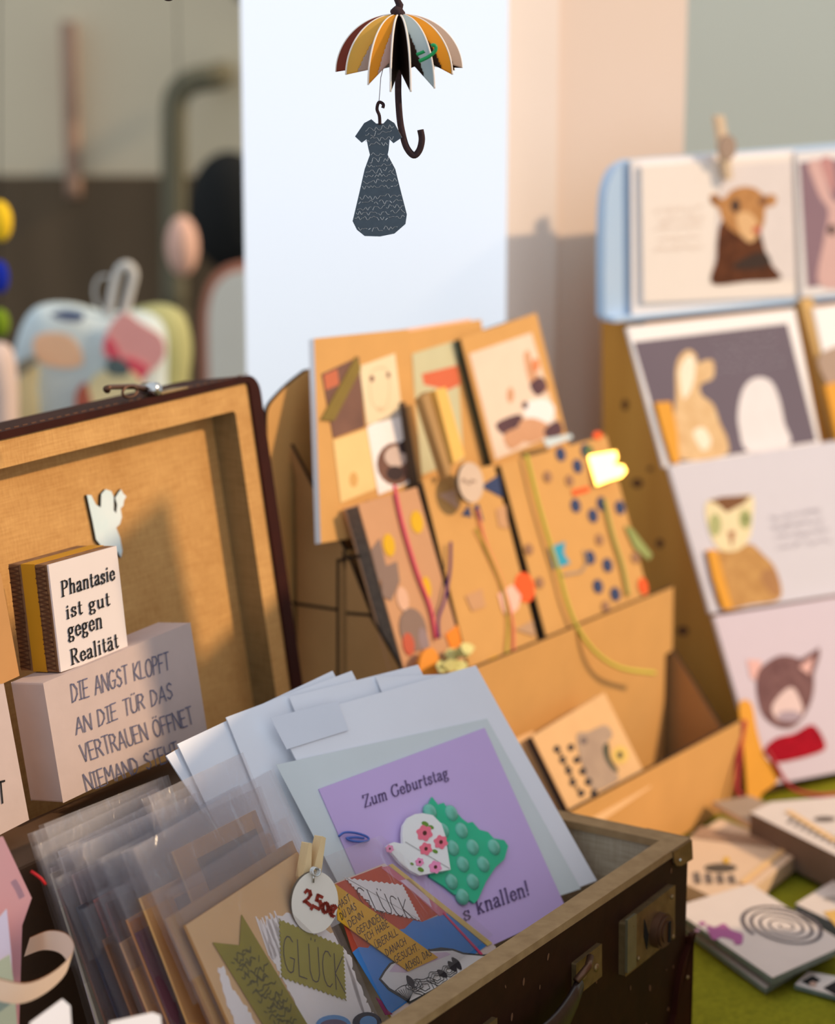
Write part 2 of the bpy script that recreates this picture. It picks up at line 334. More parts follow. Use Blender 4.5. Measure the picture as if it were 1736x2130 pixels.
SER = {
 'P': (.66, [[(.14, 0), (.14, 1)], [(.02, 1), (.35, 1), (.55, .9), (.58, .72), (.5, .55), (.3, .48), (.14, .48)], _sf(.14, 0, .13)]),
 'R': (.72, [[(.14, 0), (.14, 1)], [(.02, 1), (.35, 1), (.53, .9), (.55, .74), (.46, .56), (.3, .5), (.14, .5)], [(.32, .5), (.6, .03), (.7, 0)], _sf(.14, 0, .13)]),
 'Z': (.66, [[(.04, .8), (.06, 1), (.58, 1), (.05, 0), (.6, 0), (.63, .22)]]),
 'G': (.74, [arc(.37, .5, .34, .5, 42, 318, 14), [(.62, .17), (.62, .42)], _sf(.62, .42), [(.62, .82), (.63, .99)]]),
 'h': (.6, [[(.12, 0), (.12, 1), (.03, .98)], [(.12, .5), (.25, .64), (.4, .62), (.46, .5), (.46, 0)], _sf(.12, 0), _sf(.46, 0)]),
 'a': (.5, [[(.07, .5), (.12, .62), (.28, .64), (.37, .54), (.37, .1), (.42, .01), (.5, .04)], [(.37, .38), (.15, .3), (.04, .17), (.1, .02), (.22, 0), (.37, .12)]]),
 'n': (.58, [[(.03, .62), (.12, .64), (.12, 0)], [(.12, .5), (.25, .64), (.4, .62), (.46, .5), (.46, 0)], _sf(.12, 0), _sf(.46, 0)]),
 't': (.36, [[(.15, .88), (.15, .12), (.22, .01), (.34, .08)], [(.02, .62), (.32, .62)]]),
 's': (.42, [[(.34, .47), (.33, .62), (.16, .65), (.06, .52), (.12, .38), (.3, .28), (.37, .15), (.28, .02), (.1, .0), (.04, .17)]]),
 'i': (.28, [[(.04, .62), (.13, .64), (.13, 0)], _sf(.13, 0), [(.12, .84), (.14, .9)]]),
 'e': (.48, [[(.05, .35), (.42, .35), (.4, .52), (.27, .64), (.12, .58), (.04, .36), (.1, .1), (.24, 0), (.4, .08), (.44, .18)]]),
 'g': (.52, [arc(.22, .44, .16, .2, 90, 450, 12), [(.35, .58), (.5, .63)], [(.14, .26), (.08, .16), (.14, .06), (.38, .02), (.46, -.1), (.38, -.24), (.16, -.26), (.04, -.15), (.12, .0)]]),
 'u': (.58, [[(.02, .62), (.12, .62), (.12, .15), (.2, .01), (.34, .05), (.46, .18)], [(.36, .62), (.46, .62), (.46, .03), (.56, .02)]]),
 'l': (.28, [[(.03, .98), (.13, 1), (.13, 0)], _sf(.13, 0)]),
 'm': (.88, [[(.03, .62), (.12, .64), (.12, 0)], [(.12, .5), (.25, .64), (.37, .62), (.43, .5), (.43, 0)], [(.43, .5), (.56, .64), (.68, .62), (.74, .5), (.74, 0)], _sf(.12, 0), _sf(.43, 0), _sf(.74, 0)]),
 'b': (.54, [[(.03, .98), (.12, 1), (.12, 0)], [(.12, .5), (.26, .64), (.42, .56), (.47, .32), (.4, .08), (.24, 0), (.12, .1)]]),
 'r': (.42, [[(.03, .62), (.12, .64), (.12, 0)], [(.12, .46), (.24, .63), (.36, .62), (.36, .55)], _sf(.12, 0)]),
 'k': (.58, [[(.03, .98), (.12, 1), (.12, 0)], [(.44, .62), (.12, .28)], [(.24, .38), (.46, 0)], _sf(.12, 0), _sf(.48, 0), _sf(.42, .62)]),
 '!': (.26, [[(.12, 1), (.12, .28)], [(.11, .02), (.13, .09)]]), ' ': (.3, [])}
w, s = SER['a']; SER['\u00e4'] = (w, s + [[(.12, .8), (.14, .85)], [(.3, .8), (.32, .85)]])
def lettering(mb, F, txt, p0, p1, ptop, wd, m, font=HAND, h=0.0006, gap=.14, nib=False, jit=0.0):
    """txt on the plane F: baseline from pixel p0 to p1, capital height given by ptop above p0"""
    a, b, t = Vec(F.px(p0)), Vec(F.px(p1)), Vec(F.px(ptop))
    tot = sum(font[c][0] + gap for c in txt) - gap
    ax = (b - a) / tot; ay = t - a; x = 0
    for c in txt:
        w_, st = font[c]; j = (random.random() - .5) * jit; k = 1 + (random.random() - .5) * jit
        for line in st: mb.ribbon(F, [tuple(a + ax * (x + q[0]) + ay * (q[1] * k + j)) for q in line], wd, h, m, nib)
        x += w_ + gap
    return mb
def scrawl(mb, F, a, b, wd, m, h, amp, seed=0):
    """an illegible line of handwriting"""
    rr = random.Random(seed); A, B = Vec(a), Vec(b); L = (B - A).length; n = max(4, int(L / (amp * 0.55)))
    e = Vec((-(B - A).y, (B - A).x)).normalized(); pts = []
    for i in range(n + 1):
        q = A + (B - A) * (i / n) + e * amp * (rr.choice((0, 0, .5, .5, .55, 1.0, -.4)) + rr.uniform(-.1, .1))
        if rr.random() < 0.13 and len(pts) > 1: mb.ribbon(F, smooth(pts, 3, False) if len(pts) > 2 else pts, wd, h, m); pts = []
        pts.append(tuple(q))
    if len(pts) > 2: mb.ribbon(F, smooth(pts, 3, False), wd, h, m)
    return mb

# ------------------------------------------------------------------ anchors of the stall
TABLE = 0.750
YS = rad(57.4)                                    # direction of the suitcase front
us, vs_ = U(YS), V(YS)
SA = CAM + Vec((0.16719, 1.37052, -0.51424))      # outer top front corner of the suitcase tray
def SPt(a, b, c): return SA + us * a + vs_ * b + Z * c

# ------------------------------------------------------------------ setting
def quadbox(name, F, poly, h0, h1, m, edge=None): return struct(MB().slab(F, poly, h0, h1, m, edge).build(name))
floor_m = mat('grey_floor', (96, 90, 82), 0.9, 0.2, 6, 0.05, 0.1)
quadbox('floor', flat(0), [(-3, -1.5), (3, -1.5), (3, 5), (-3, 5)], -0.05, 0, floor_m)
F = Frame(Vec((0, 4.0, 0)), Vec((1, 0, 0)), Z)
wall_m = mat('olive_beige_wall', (222, 212, 184), 0.9, 0.06, 3, 0.05, 0.1)
quadbox('wall_back', F, [(-2.6, 0), (1.2, 0), (1.2, 2.8), (-2.6, 2.8)], -0.06, 0, wall_m)
wains = mat('dark_panelling', (118, 100, 78), 0.7, 0.35, 5, 0.05, 0.15, fibre=(4, 1, .5), rgb2=(78, 66, 50))
quadbox('trim_1', F, [(-2.6, 0), (-0.05, 0), (-0.05, 1.085), (-2.6, 1.085)], 0, 0.03, wains)
# wall just behind the postcard rack, and the paler green wall further right
YR = rad(35)
R0 = on_z(1575, 1650, TABLE)
WP = R0 + V(YR) * 0.262
F = Frame(Vec((WP.x, WP.y, 0)), U(YR), Z)
s0, s1, s2 = F.px((1040, 300))[0], F.px((1150, 300))[0], F.px((1422, 300))[0]
beige = mat('beige_wall', (234, 212, 194), 0.9, 0.05, 4, 0.05, 0.1)
quadbox('wall_right', F, [(s0 - .02, 0), (s2, 0), (s2, 2.6), (s0 - .02, 2.6)], -0.05, 0, beige)
cream = mat('lit_cream_post', (242, 226, 212), 0.85, 0.05, 6, 0.03, 0.15)  # post strip; the lighter cream puts its stronger light into the colour
quadbox('trim_2', F, [(s0 - .02, 0), (s1, 0), (s1, 2.6), (s0 - .02, 2.6)], 0, 0.006, cream)
F = Frame(Vec((0, 2.75, 0)), Vec((1, 0, 0)), Z)
green_w = mat('pale_green_wall', (232, 232, 212), 0.9, 0.05, 3, 0.03, 0.1)
quadbox('wall_right.001', F, [(0.05, 0), (1.6, 0), (1.6, 2.6), (0.05, 2.6)], -0.05, 0, green_w)

F = Frame(Vec((0, 3.9, 0)), Vec((1, 0, 0)), Z)
quadbox('trim_3', F, [F.px((489, 0)), F.px((560, 0)), F.px((560, -260))[:1] + (2.75,), F.px((489, -260))[:1] + (2.75,)], -.04, 0, mat('dark_beam', (74, 68, 54), .8, .2, 6))
F = Frame(Vec((0, 3.9, 0)), Vec((1, 0, 0)), Z)
# stall table with its green cloth
tb = empty('market_table', (0.1, 1.5, 0), 'stall table under the suitcase and the card racks', 'table')
yw = lambda x: WP.y + (x - WP.x) * math.tan(YR) - .03
MB().slab(flat(0), [(-0.62, 0.78), (0.95, 0.78), (0.95, yw(.95)), (.06, yw(.06)), (-0.62, yw(.06))], TABLE - 0.038, TABLE - 0.008, mat('table_board', (120, 90, 60), 0.7, .2, 8)).build('table_top', tb)
for x, y in ((-.55, .86), (.88, .86), (-.55, 1.9), (.88, 2.3)):
    MB().box(Vec((x - .02, y - .02, 0)), Vec((.04, 0, 0)), Vec((0, .04, 0)), Z * (TABLE - .034), mat('table_leg', (110, 84, 58), 0.7, .2, 8)).build('leg', tb)
cl = MB(); nx, ny = 90, 80; X0, X1, Y0, Y1 = -.63, .96, .77, 2.33
vv = []
for j in range(ny + 1):
    for i in range(nx + 1):
        x = X0 + (X1 - X0) * i / nx; y = Y0 + (yw(max(.06, x)) + .005 - Y0) * j / ny
        vv.append(Vec((x, y, TABLE - .0035 + .0024 * mnoise.noise(Vec((x * 14, y * 14, 2))))))
felt = mat('green_felt', (168, 164, 44), 0.95, 0.5, 260, 0.8, 0.05, rgb2=(104, 104, 24), detail=8)
cl.add(vv, [[j * (nx + 1) + i, j * (nx + 1) + i + 1, (j + 1) * (nx + 1) + i + 1, (j + 1) * (nx + 1) + i] for j in range(ny) for i in range(nx)], felt, True)
tag(cl.build('tablecloth'), 'fuzzy olive green cloth spread over the stall table', 'tablecloth')

tag(MB().box(Vec((-2.6, 1.288, 2.26)), Vec((3.4, 0, 0)), Vec((0, .024, 0)), Z * .036, mat('rail_wood', (150, 112, 70), .7, .2, 8, fibre=(.4, 3, 3))).build('stall_rail'), 'long wooden stall rail above the table from which the paper umbrella hangs', 'rail')
# tall white panel behind the hanging umbrella; an added glow lifts its brightness
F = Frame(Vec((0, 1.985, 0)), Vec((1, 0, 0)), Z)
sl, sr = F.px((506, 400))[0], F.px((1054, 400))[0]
pn = MB().slab(F, [(sl, TABLE), (sr, TABLE), (sr, 1.75), (sl, 1.75)], -0.006, 0, self_glow('white_panel_glow', (234, 239, 246), PANEL_GLOW)).build('display_panel')
tag(pn, 'tall plain white panel with an added glow, standing behind the hanging paper umbrella', 'panel')

# unseen carton, added to keep the evening sun off the front of the suitcase
cb = empty('shade_carton', (.51, 1.28, TABLE), 'tall brown carton added out of view to shade the suitcase', 'box')
MB().box(Vec((.40, 1.06, TABLE)), Vec((.22, 0, 0)), Vec((0, .44, 0)), Z * SHADE_CARTON_H, KRAFT_D).build('shade_carton_body', cb)
MB().box(Vec((.40, 1.285, TABLE + SHADE_CARTON_H)), Vec((.004, 0, 0)), Vec((0, .155, 0)), Z * .12, KRAFT_D).build('flap', cb)  # raised flap added to shade the lettered block
MB().box(Vec((.408, 1.061, TABLE + SHADE_CARTON_H)), Vec((.21, 0, 0)), Vec((0, .438, 0)), Z * .003, KRAFT_D).build('flap', cb)

# ------------------------------------------------------------------ blurred things in the background, left
def bgF(d): return Frame(CAM + ray(868, 1065) * d, Vec((1, 0, 0)), Z)
F = Frame(Vec((0, 3.97, 0)), Vec((1, 0, 0)), Z)
a, b = F.px((132, 45)), F.px((163, 385))
pk = mat('pinkish_pipe', (172, 140, 118), 0.7, .1, 20)
m_ = MB().tube([F.w(((a[0] + b[0]) / 2, z)) for z in (b[1] - .02, b[1], (a[1] + b[1]) / 2, a[1])], .0135, pk)
o = tag(m_.build('wall_pipe'), 'pinkish vertical pipe running down the beige back wall', 'pipe')
F3 = Frame(Vec((0, 3.86, 0)), Vec((1, 0, 0)), Z)
pts = [F3.w(F3.px(q)) for q in smooth([(362, 640), (362, 480), (362, 330), (362, 250), (366, 205), (384, 178), (410, 166), (448, 160)], 4, False)]
dp = empty('stove_pipe', pts[0], 'dark olive pipe with a bent elbow in front of the back wall', 'pipe')
olive = mat('olive_pipe', (112, 108, 86), 0.6, .15, 20)
MB().tube(pts, .021, olive, 14).build('pipe', dp)
MB().tube([pts[-1], pts[-1] + Vec((0, .13, 0))], .021, olive, 14).build('wall_outlet', dp)
MB().tube([pts[0], Vec((pts[0].x, pts[0].y, 0))], .021, olive, 14).build('riser', dp)
# black padded chair back
F = bgF(3.78); c = F.w(F.px((478, 440)))
ch = empty('chair', Vec((c.x, c.y, 0)), 'black chair with a big rounded back, left of the white panel', 'chair')
blk = mat('black_padding', (26, 28, 27), 0.8, .2, 20)
MB().blob(c, .066, .04, .094, blk, 30, 18).build('backrest', ch)
MB().tube([Vec((c.x, c.y + .03, c.z - .07)), Vec((c.x, c.y + .03, .45))], .012, blk).build('back_post', ch)
MB().blob(Vec((c.x, c.y - .15, .45)), .2, .2, .04, blk).build('seat', ch)
for sx in (-.15, .15):
    for sy in (-.3, 0): MB().tube([Vec((c.x + sx, c.y + sy, .44)), Vec((c.x + sx, c.y + sy, 0))], .011, blk).build('leg', ch)
# pink lantern
F = bgF(3.2); c = F.w(F.px((379, 512)))
ln = empty('paper_lantern', c, 'pale pink oval lantern hanging before the dark panelling', 'lantern')
pinkm = mat('pink_paper', (236, 190, 168), 0.7, .05, 20)
MB().blob(c, .0215, .0215, .040, pinkm, 24, 14).build('shade', ln)
MB().tube([c + Vec((0, 0, .04)), Vec((c.x, c.y, 2.6))], .0008, BLACK, 6).build('cord', ln)
# mirror with a rounded reddish frame, left of the panel
F = bgF(3.2)
outl = F.pp(smooth([(418, 800), (416, 700), (418, 640), (432, 590), (462, 560), (505, 548), (560, 548), (600, 570), (624, 620), (630, 700), (630, 800)], 4, False) + [(630, 1010), (420, 1010)])
cx = sum(p[0] for p in outl) / len(outl); cy = sum(p[1] for p in outl) / len(outl)
inn = [(cx + (p[0] - cx) * .83, cy + (p[1] - cy) * .86) for p in outl]
c = F.w((cx, min(p[1] for p in outl)))
mr = empty('arched_mirror', c, 'round-topped mirror in a reddish wooden frame, half hidden by the white panel', 'mirror')
red = mat('reddish_wood', (206, 138, 112), 0.6, .2, 20)
MB().slab(F, outl, -.02, 0, red).build('frame', mr)
MB().slab(F, inn, 0, .002, mat('dull_glass', (240, 240, 228), 0.5, .05, 6)).build('glass', mr)
MB().slab(F, [(cx - .03, -.4), (cx + .03, -.4), (cx + .03, c.z - F.O.z + .01), (cx - .03, c.z - F.O.z + .01)], -.02, 0, red).build('stand', mr)
# second table behind with cloth bags
t2 = empty('side_table', (-.5, 2.75, 0), 'dark side table carrying the printed cloth bags', 'table')
dk = mat('dark_table', (60, 50, 42), 0.8, .2, 8)
zb = (CAM + ray(200, 940) * 2.6).z
MB().box(Vec((-.85, 2.35, zb - .03)), Vec((.66, 0, 0)), Vec((0, .5, 0)), Z * .03, dk).build('table_top', t2)
for x in (-.8, -.24):
    for y in (2.4, 2.8): MB().box(Vec((x - .02, y - .02, 0)), Vec((.04, 0, 0)), Vec((0, .04, 0)), Z * (zb - .03), dk).build('leg', t2)
def pouch(name, d, outline, thick, m, prints, label):
    """a stuffed cloth bag: front bulges, printed patches follow the front"""
    F = bgF(d); pl = F.pp(smooth(outline, 4)); n = len(pl)
    cx = sum(p[0] for p in pl) / n; cy = sum(p[1] for p in pl) / n
    vs = []; rings = [(1, 0), (.97, .55), (.88, .85), (.6, 1.0), (.3, 1.0)]
    mb = MB()
    for sgn in (1, -1):
        vs = [];
        for k, hh in rings: vs += [F.w((cx + (p[0] - cx) * k, cy + (p[1] - cy) * k), sgn * hh * thick / 2) for p in pl]
        vs.append(F.w((cx, cy), sgn * thick / 2)); fs = []
        for r in range(len(rings) - 1):
            for i in range(n):
                f = [r * n + i, r * n + (i + 1) % n, (r + 1) * n + (i + 1) % n, (r + 1) * n + i]
                fs.append(f if sgn > 0 else f[::-1])
        for i in range(n): fs.append([(len(rings) - 1) * n + i, (len(rings) - 1) * n + (i + 1) % n, len(vs) - 1])
        mb.add(vs, fs, m, True)
    o = tag(mb.build(name), label, 'bag', 'printed cloth bags in the background')
    for i, (nm, pts, pm) in enumerate(prints):
        MB().slab(F, F.pp(smooth(pts, 3)), thick / 2 - .002 + i * .0008, thick / 2 + .0012 + i * .0008, pm).build(nm, o)
    return o
pb = lambda n, c: mat('cloth_' + n, c, 0.9, .1, 40)
pouch('cloth_bag', 2.60, [(205, 900), (222, 790), (235, 700), (262, 650), (330, 632), (380, 655), (398, 720), (392, 800), (380, 930), (290, 935)], .07, pb('lime', (184, 184, 128)), [], 'green cloth bag behind the pink printed pouch')
pouch('cloth_bag', 2.52, [(20, 935), (26, 780), (40, 690), (75, 638), (140, 632), (215, 650), (300, 650), (345, 690), (348, 800), (352, 935), (180, 940)], .08, pb('pale_blue', (208, 222, 222)),
      [('print', [(82, 700), (100, 682), (150, 684), (176, 710), (182, 745), (140, 752), (92, 738)], pb('peach', (255, 204, 164))),
       ('print', [(224, 720), (238, 668), (268, 640), (300, 660), (345, 690), (350, 730), (320, 760), (290, 745), (250, 735)], pb('pink', (255, 176, 168))),
       ('print', [(228, 700), (240, 690), (256, 716), (262, 738), (236, 730)], pb('red', (236, 92, 110))),
       ('print', [(268, 730), (300, 740), (318, 756), (300, 780), (276, 756)], pb('red', (236, 92, 110))),
       ('print', [(60, 760), (92, 750), (90, 800), (96, 880), (60, 920), (34, 900), (40, 830)], pb('sand', (248, 232, 178))),
       ('print', [(205, 770), (260, 752), (300, 772), (310, 830), (290, 900), (210, 890), (190, 830)], pb('sand', (248, 232, 178))),
       ('print', [(172, 800), (190, 782), (202, 820), (206, 850), (182, 856), (170, 836)], pb('brick', (190, 104, 84))),
       ('print', [(232, 742), (250, 730), (276, 744), (276, 765), (240, 764)], pb('slate', (96, 112, 112))),
       ('print', [(52, 742), (84, 726), (90, 742), (56, 765)], pb('grey_brown', (150, 146, 128))),
       ('print', [(120, 640), (150, 632), (186, 640), (180, 655), (140, 652)], pb('navy', (92, 106, 140)))],
      'pale blue cloth pouch printed with pink, red and sand patches')
pouch('cloth_bag', 2.42, [(-60, 935), (-50, 770), (-20, 716), (16, 722), (30, 770), (34, 850), (30, 935), (-20, 940)], .06, pb('rose_grey', (212, 192, 184)), [], 'pinkish grey cloth bag at the left edge')
# looped white ribbon standing up from the pouch
F = bgF(2.5)
rb = empty('ribbon_loop', F.w(F.px((235, 650))), 'looped translucent white ribbon rising from the pale blue pouch', 'ribbon')
rbm = mat('white_ribbon', (214, 212, 204), 0.5, .05, 40)
MB().tube([F.w(F.px(q)) for q in smooth([(226, 662), (236, 600), (248, 560), (266, 552), (278, 570), (272, 600), (262, 640), (256, 668)], 4, False)], .0048, rbm).build('loop', rb)
MB().tube([F.w(F.px(q)) for q in smooth([(232, 664), (206, 640), (196, 604), (206, 578), (226, 574)], 4, False)], .0016, rbm).build('loop', rb)
# hanging string of felt balls at the very left
F = bgF(2.35)
gl = empty('felt_garland', F.w(F.px((2, 700))), 'string of yellow, blue and green felt balls hanging at the left edge', 'garland')
MB().tube([F.w(F.px((0, -700))), F.w(F.px((0, 700)))], .0006, BLACK, 6).build('string', gl)
for y, rx, ry, c, nm in ((460, 25, 42, (250, 205, 40), 'yellow'), (576, 18, 34, (16, 44, 170), 'blue'), (672, 20, 30, (120, 148, 30), 'green')):
    k = 2.35 / FPX
    tag(MB().blob(F.w(F.px((0, y))), rx * k, rx * k, ry * k, mat('felt_' + nm, c, 0.95, .15, 90), 20, 12).build('felt_ball', gl), nm + ' felt ball')

# ------------------------------------------------------------------ paper umbrella and the dress cut-out below it
MD = 1.30
F = Frame(CAM + ray(828, 200) * MD, Vec((1, 0, 0)), Z)
k = MD / FPX
def mp(x, y, dy=0.0): return F.w(F.px((x, y))) + Vec((0, dy, 0))
um = empty('paper_umbrella', mp(828, 160), 'small hanging umbrella folded from orange, white and dark paper leaves', 'umbrella')
twig = mat('brown_paper_twine', (74, 56, 56), 0.8, .4, 400, 0.5, .1, rgb2=(48, 36, 38))
hub = mp(829, 30)
def paper(n, c): return thin_paper('leaf_' + n, c, .55)
LC = {'o': paper('orange', (255, 186, 64)), 'p': paper('blush', (232, 206, 192)), 'd': paper('dark', (62, 46, 38)), 'g': paper('grey_blue', (206, 220, 222)),
      'r': paper('rust', (164, 82, 64)), 'n': paper('navy', (52, 62, 92)), 'b': paper('beige', (214, 194, 178)), 'y': paper('amber', (255, 208, 106)), 'k': paper('grey', (150, 146, 140)), 'v': paper('violet', (120, 84, 120))}
cut = mat('cut_paper_edge', (240, 228, 214), 0.8, .03, 90)
R_ = 129 * k
# pleats: ridge angle (90 = towards the lens), colour of the face on its right, of the face on its left, extra length of the tip
ridges = [(4, 'd', 'b', -.002), (33, 'd', 'o', .001), (56, 'd', 'g', .008), (79, 'g', 'd', .0095), (97, 'd', 'p', .0095), (118, 'o', 'p', .006), (145, 'y', 'k', .001), (172, 'r', 'n', .000),
          (200, 'd', 'v', -.001), (226, 'p', 'd', 0), (252, 'd', 'k', 0), (278, 'o', 'd', 0), (304, 'd', 'p', 0), (332, 'g', 'd', 0)]
Hh = 116 * k; P0 = hub - Z * Hh
def prof(an, rr_, foot, n=14):
    d = Vec((math.cos(rad(an)), -math.sin(rad(an)), 0)); o_ = []
    for q in range(n + 1):
        ph = rad(90 * q / n); r_ = rr_ * math.sin(ph) ** .92 + .0005
        o_.append(P0 + d * r_ + Z * (Hh * math.cos(ph) ** 1.05 - foot * (q / n) ** 2))
    return o_
nr = len(ridges)
INN = {118: 'p', 145: 'b', 172: 'n', 97: 'd'}  # blush and grey by the valleys put neighbouring leaves' shade into the paper colour
for i in range(nr):
    an, cr_, cl_, ft = ridges[i]; an2, cr2, cl2, ft2 = ridges[(i + 1) % nr]
    if an2 < an: an2 += 360
    lens_ = an == 79
    vr_ = R_ * (.16 if lens_ else .74)
    va = an + (an2 - an) * (.16 if 97 <= an < 172 else .84 if an < 79 else .5); vf = -.0060 if not lens_ else -.002
    if an >= 118: vf = -.0022
    NQ, NC = 40, 20
    A_, Bv, C_ = prof(an, R_, ft, NQ), prof(va, vr_, vf, NQ), prof(an2, R_, ft2, NQ)
    for P_, Q_, c_main, c_in, lo_ in ((A_, Bv, cl_, 'd' if an in (33, 56, 4) else ('k' if an == 145 else cl_), False), (Bv, C_, cr2, INN.get(an2, cr2), True)):
        mb = MB(); vs = []
        for q in range(NQ + 1):
            for c_ in range(NC + 1): vs.append(P_[q].lerp(Q_[q], c_ / NC))
        main, inner = [], []
        for q in range(NQ):
            for c_ in range(NC):
                f_ = [q * (NC + 1) + c_, (q + 1) * (NC + 1) + c_, (q + 1) * (NC + 1) + c_ + 1, q * (NC + 1) + c_ + 1]
                e = (1 - (c_ + .5) / NC) if lo_ else (c_ + .5) / NC          # 0 on the ridge, 1 in the valley
                (inner if e > 1.62 - 1.2 * (q + .5) / NQ else main).append(f_)
        mb.add(vs, main, LC[c_main], True); mb.add(vs, inner, LC[c_in], True)
        lf_o = mb.build('paper_leaf', um)
        so = lf_o.modifiers.new('thickness', 'SOLIDIFY'); so.thickness = .0006; so.offset = 0
    e_ = MB(); e_.tube(A_, .00055, cut, 6); e_.build('cut_edge', um)
MB().tube([Vec((mp(828, -60).x, mp(828, -60).y, 2.26)), mp(828, -60), mp(829, -20), mp(826, 0), mp(831, 10), mp(827, 22), mp(829, 32)], [.0010, .0016, .0016, .0019, .0022, .0026, .0030], twig, 10).build('hanging_cord', um)
MB().tube([mp(817, 25, -.002), mp(822, 22, -.004), mp(831, 26, -.004), mp(838, 29, -.002)], [.0018, .0026, .0028, .0016], twig, 10).build('knot', um)
stick = smooth([(829, 34), (828, 160), (828, 200), (831, 245), (836, 275), (845, 306), (860, 323), (872, 312), (877, 290), (874, 270)], 6, False)
MB().tube([mp(*q) for q in stick], .0019, twig, 10).build('handle', um)
grn = mat('green_clip', (24, 150, 82), 0.4, .05, 60)
MB().tube([mp(*q, -.034) for q in smooth([(866, 110), (880, 104), (882, 103)], 4, False)], .0009, grn, 8).build('paper_clip', um)
MB().tube([mp(*q, -.036) for q in smooth([(871, 123), (890, 114), (903, 103), (905, 94), (900, 90), (896, 92)], 4, False)], .0010, grn, 8).build('paper_clip', um)
# plain paper dress on a little hook
F2 = Frame(F.O + Vec((0, -.004, 0)), Vec((1, 0, 0)), Z)
slate = mat('slate_printed_paper', (82, 94, 104), 0.8, .2, 300, 0, .15)
dr = [(772, 248), (782, 257), (797, 257), (806, 247), (820, 256), (836, 286), (818, 298), (810, 290), (808, 312), (806, 322), (822, 352), (834, 400), (846, 446), (843, 466), (820, 486), (790, 492), (758, 491), (742, 478), (733, 460), (746, 405), (758, 352), (769, 322), (766, 310), (762, 290), (752, 297), (738, 284), (757, 256)]
pl = F2.pp(dr)
ds = tag(MB().slab(F2, pl, -.0006, 0, slate, cut).build('paper_dress'), 'slate grey paper dress printed with white script, hanging under the paper umbrella', 'paper cut-out')
mb = MB(); scr = ink('white_script', (214, 218, 220))
def span(y):
    xs = []
    for i in range(len(dr)):
        a, b = dr[i], dr[(i + 1) % len(dr)]
        if (a[1] - y) * (b[1] - y) < 0: xs.append(a[0] + (b[0] - a[0]) * (y - a[1]) / (b[1] - a[1]))
    return (min(xs) + 4, max(xs) - 4) if len(xs) >= 2 else None
for i, y in enumerate(range(268, 488, 11)):
    sp = span(y)
    if not sp: continue
    if y < 298: sp = (max(sp[0], 760), min(sp[1], 818))
    scrawl(mb, F2, F2.px((sp[0], y + 2)), F2.px((sp[1], y - 2)), .00032, scr, .0003, .0017, i)
mb.build('script_print', ds)
MB().tube([mp(*q, -.0042) for q in smooth([(790, 258), (789, 240), (784, 226), (788, 212), (797, 216), (796, 224)], 4, False)], .0009, twig, 8).build('hook', ds)
MB().tube([mp(788, 213, -.0042), mp(792, 160, -.004), mp(818, 60, -.002), mp(829, 30)], .00025, mat('thread', (190, 190, 190), .8), 6).build('thread', ds)
# tip of another hanging ornament at the very top
ot = empty('hanging_cord_end', mp(350, 1), 'dark knotted cord end poking in at the top edge, left of the panel', 'cord')
MB().tube([Vec((mp(350, -90).x, mp(350, -90).y, 2.26)), mp(350, -90), mp(350, -8)], .0012, twig, 8).build('cord', ot)
MB().blob(mp(350, -6), .0034, .0028, .0022, twig, 12, 8).build('knot', ot)

# ------------------------------------------------------------------ open suitcase
L_, W_, HB = .565, .283, .138
sc = empty('suitcase', SPt(-L_ / 2, W_ / 2, -HB - .002), 'old brown leather suitcase standing open, full of cards', 'suitcase')
tk = .0035
mb = MB()
def wallbox(mb, a0, a1, b0, b1, z0, z1, m): mb.box(SPt(a0, b0, z0), us * (a1 - a0), vs_ * (b1 - b0), Z * (z1 - z0), m)
m_ = MB(); wallbox(m_, -L_, 0, 0, tk, -HB, -.0045, LEATHER_D); m_.build('front_wall', sc, .0015)
m_ = MB(); wallbox(m_, -tk, 0, tk, W_, -HB, -.0045, LEATHER_D); wallbox(m_, -L_, -L_ + tk, tk, W_, -HB, -.0045, LEATHER_D); m_.build('side_walls', sc)
m_ = MB(); wallbox(m_, -L_, 0, W_ - tk, W_, -HB, -.0045, LEATHER_D); m_.build('back_wall', sc)
m_ = MB(); wallbox(m_, -L_, 0, 0, W_, -HB - .002, -HB + .002, LEATHER_D); m_.build('bottom', sc)
li = .012
m_ = MB()
wallbox(m_, -L_ + tk, -tk, tk, li, -HB + .002, -.004, LINEN_G); wallbox(m_, -L_ + tk, -tk, W_ - li, W_ - tk, -HB + .002, -.004, LINEN_G)
wallbox(m_, -li, -tk, li, W_ - li, -HB + .002, -.004, LINEN_G); wallbox(m_, -L_ + tk, -L_ + li, li, W_ - li, -HB + .002, -.004, LINEN_G)
wallbox(m_, -L_ + li, -li, li, W_ - li, -HB + .002, -HB + .004, LINEN_G)
m_.build('lining', sc)
m_ = MB(); q = .0135
def rimseg(pts): m_.slab(Frame(SPt(0, 0, 0), us, vs_), pts, -.0048, 0, RIM)
rimseg([(-L_, -.0006), (0.0006, -.0006), (-q, q), (-L_ + q, q)]); rimseg([(0.0006, -.0006), (0.0006, W_), (-q, W_ - q), (-q, q)])
rimseg([(0, W_), (-L_, W_), (-L_ + q, W_ - q), (-q, W_ - q)]); rimseg([(-L_, W_), (-L_, 0), (-L_ + q, q), (-L_ + q, W_ - q)])
m_.build('rim', sc, .0008)
FS = Frame(SPt(0, 0, 0), us, Z)                   # front face of the tray
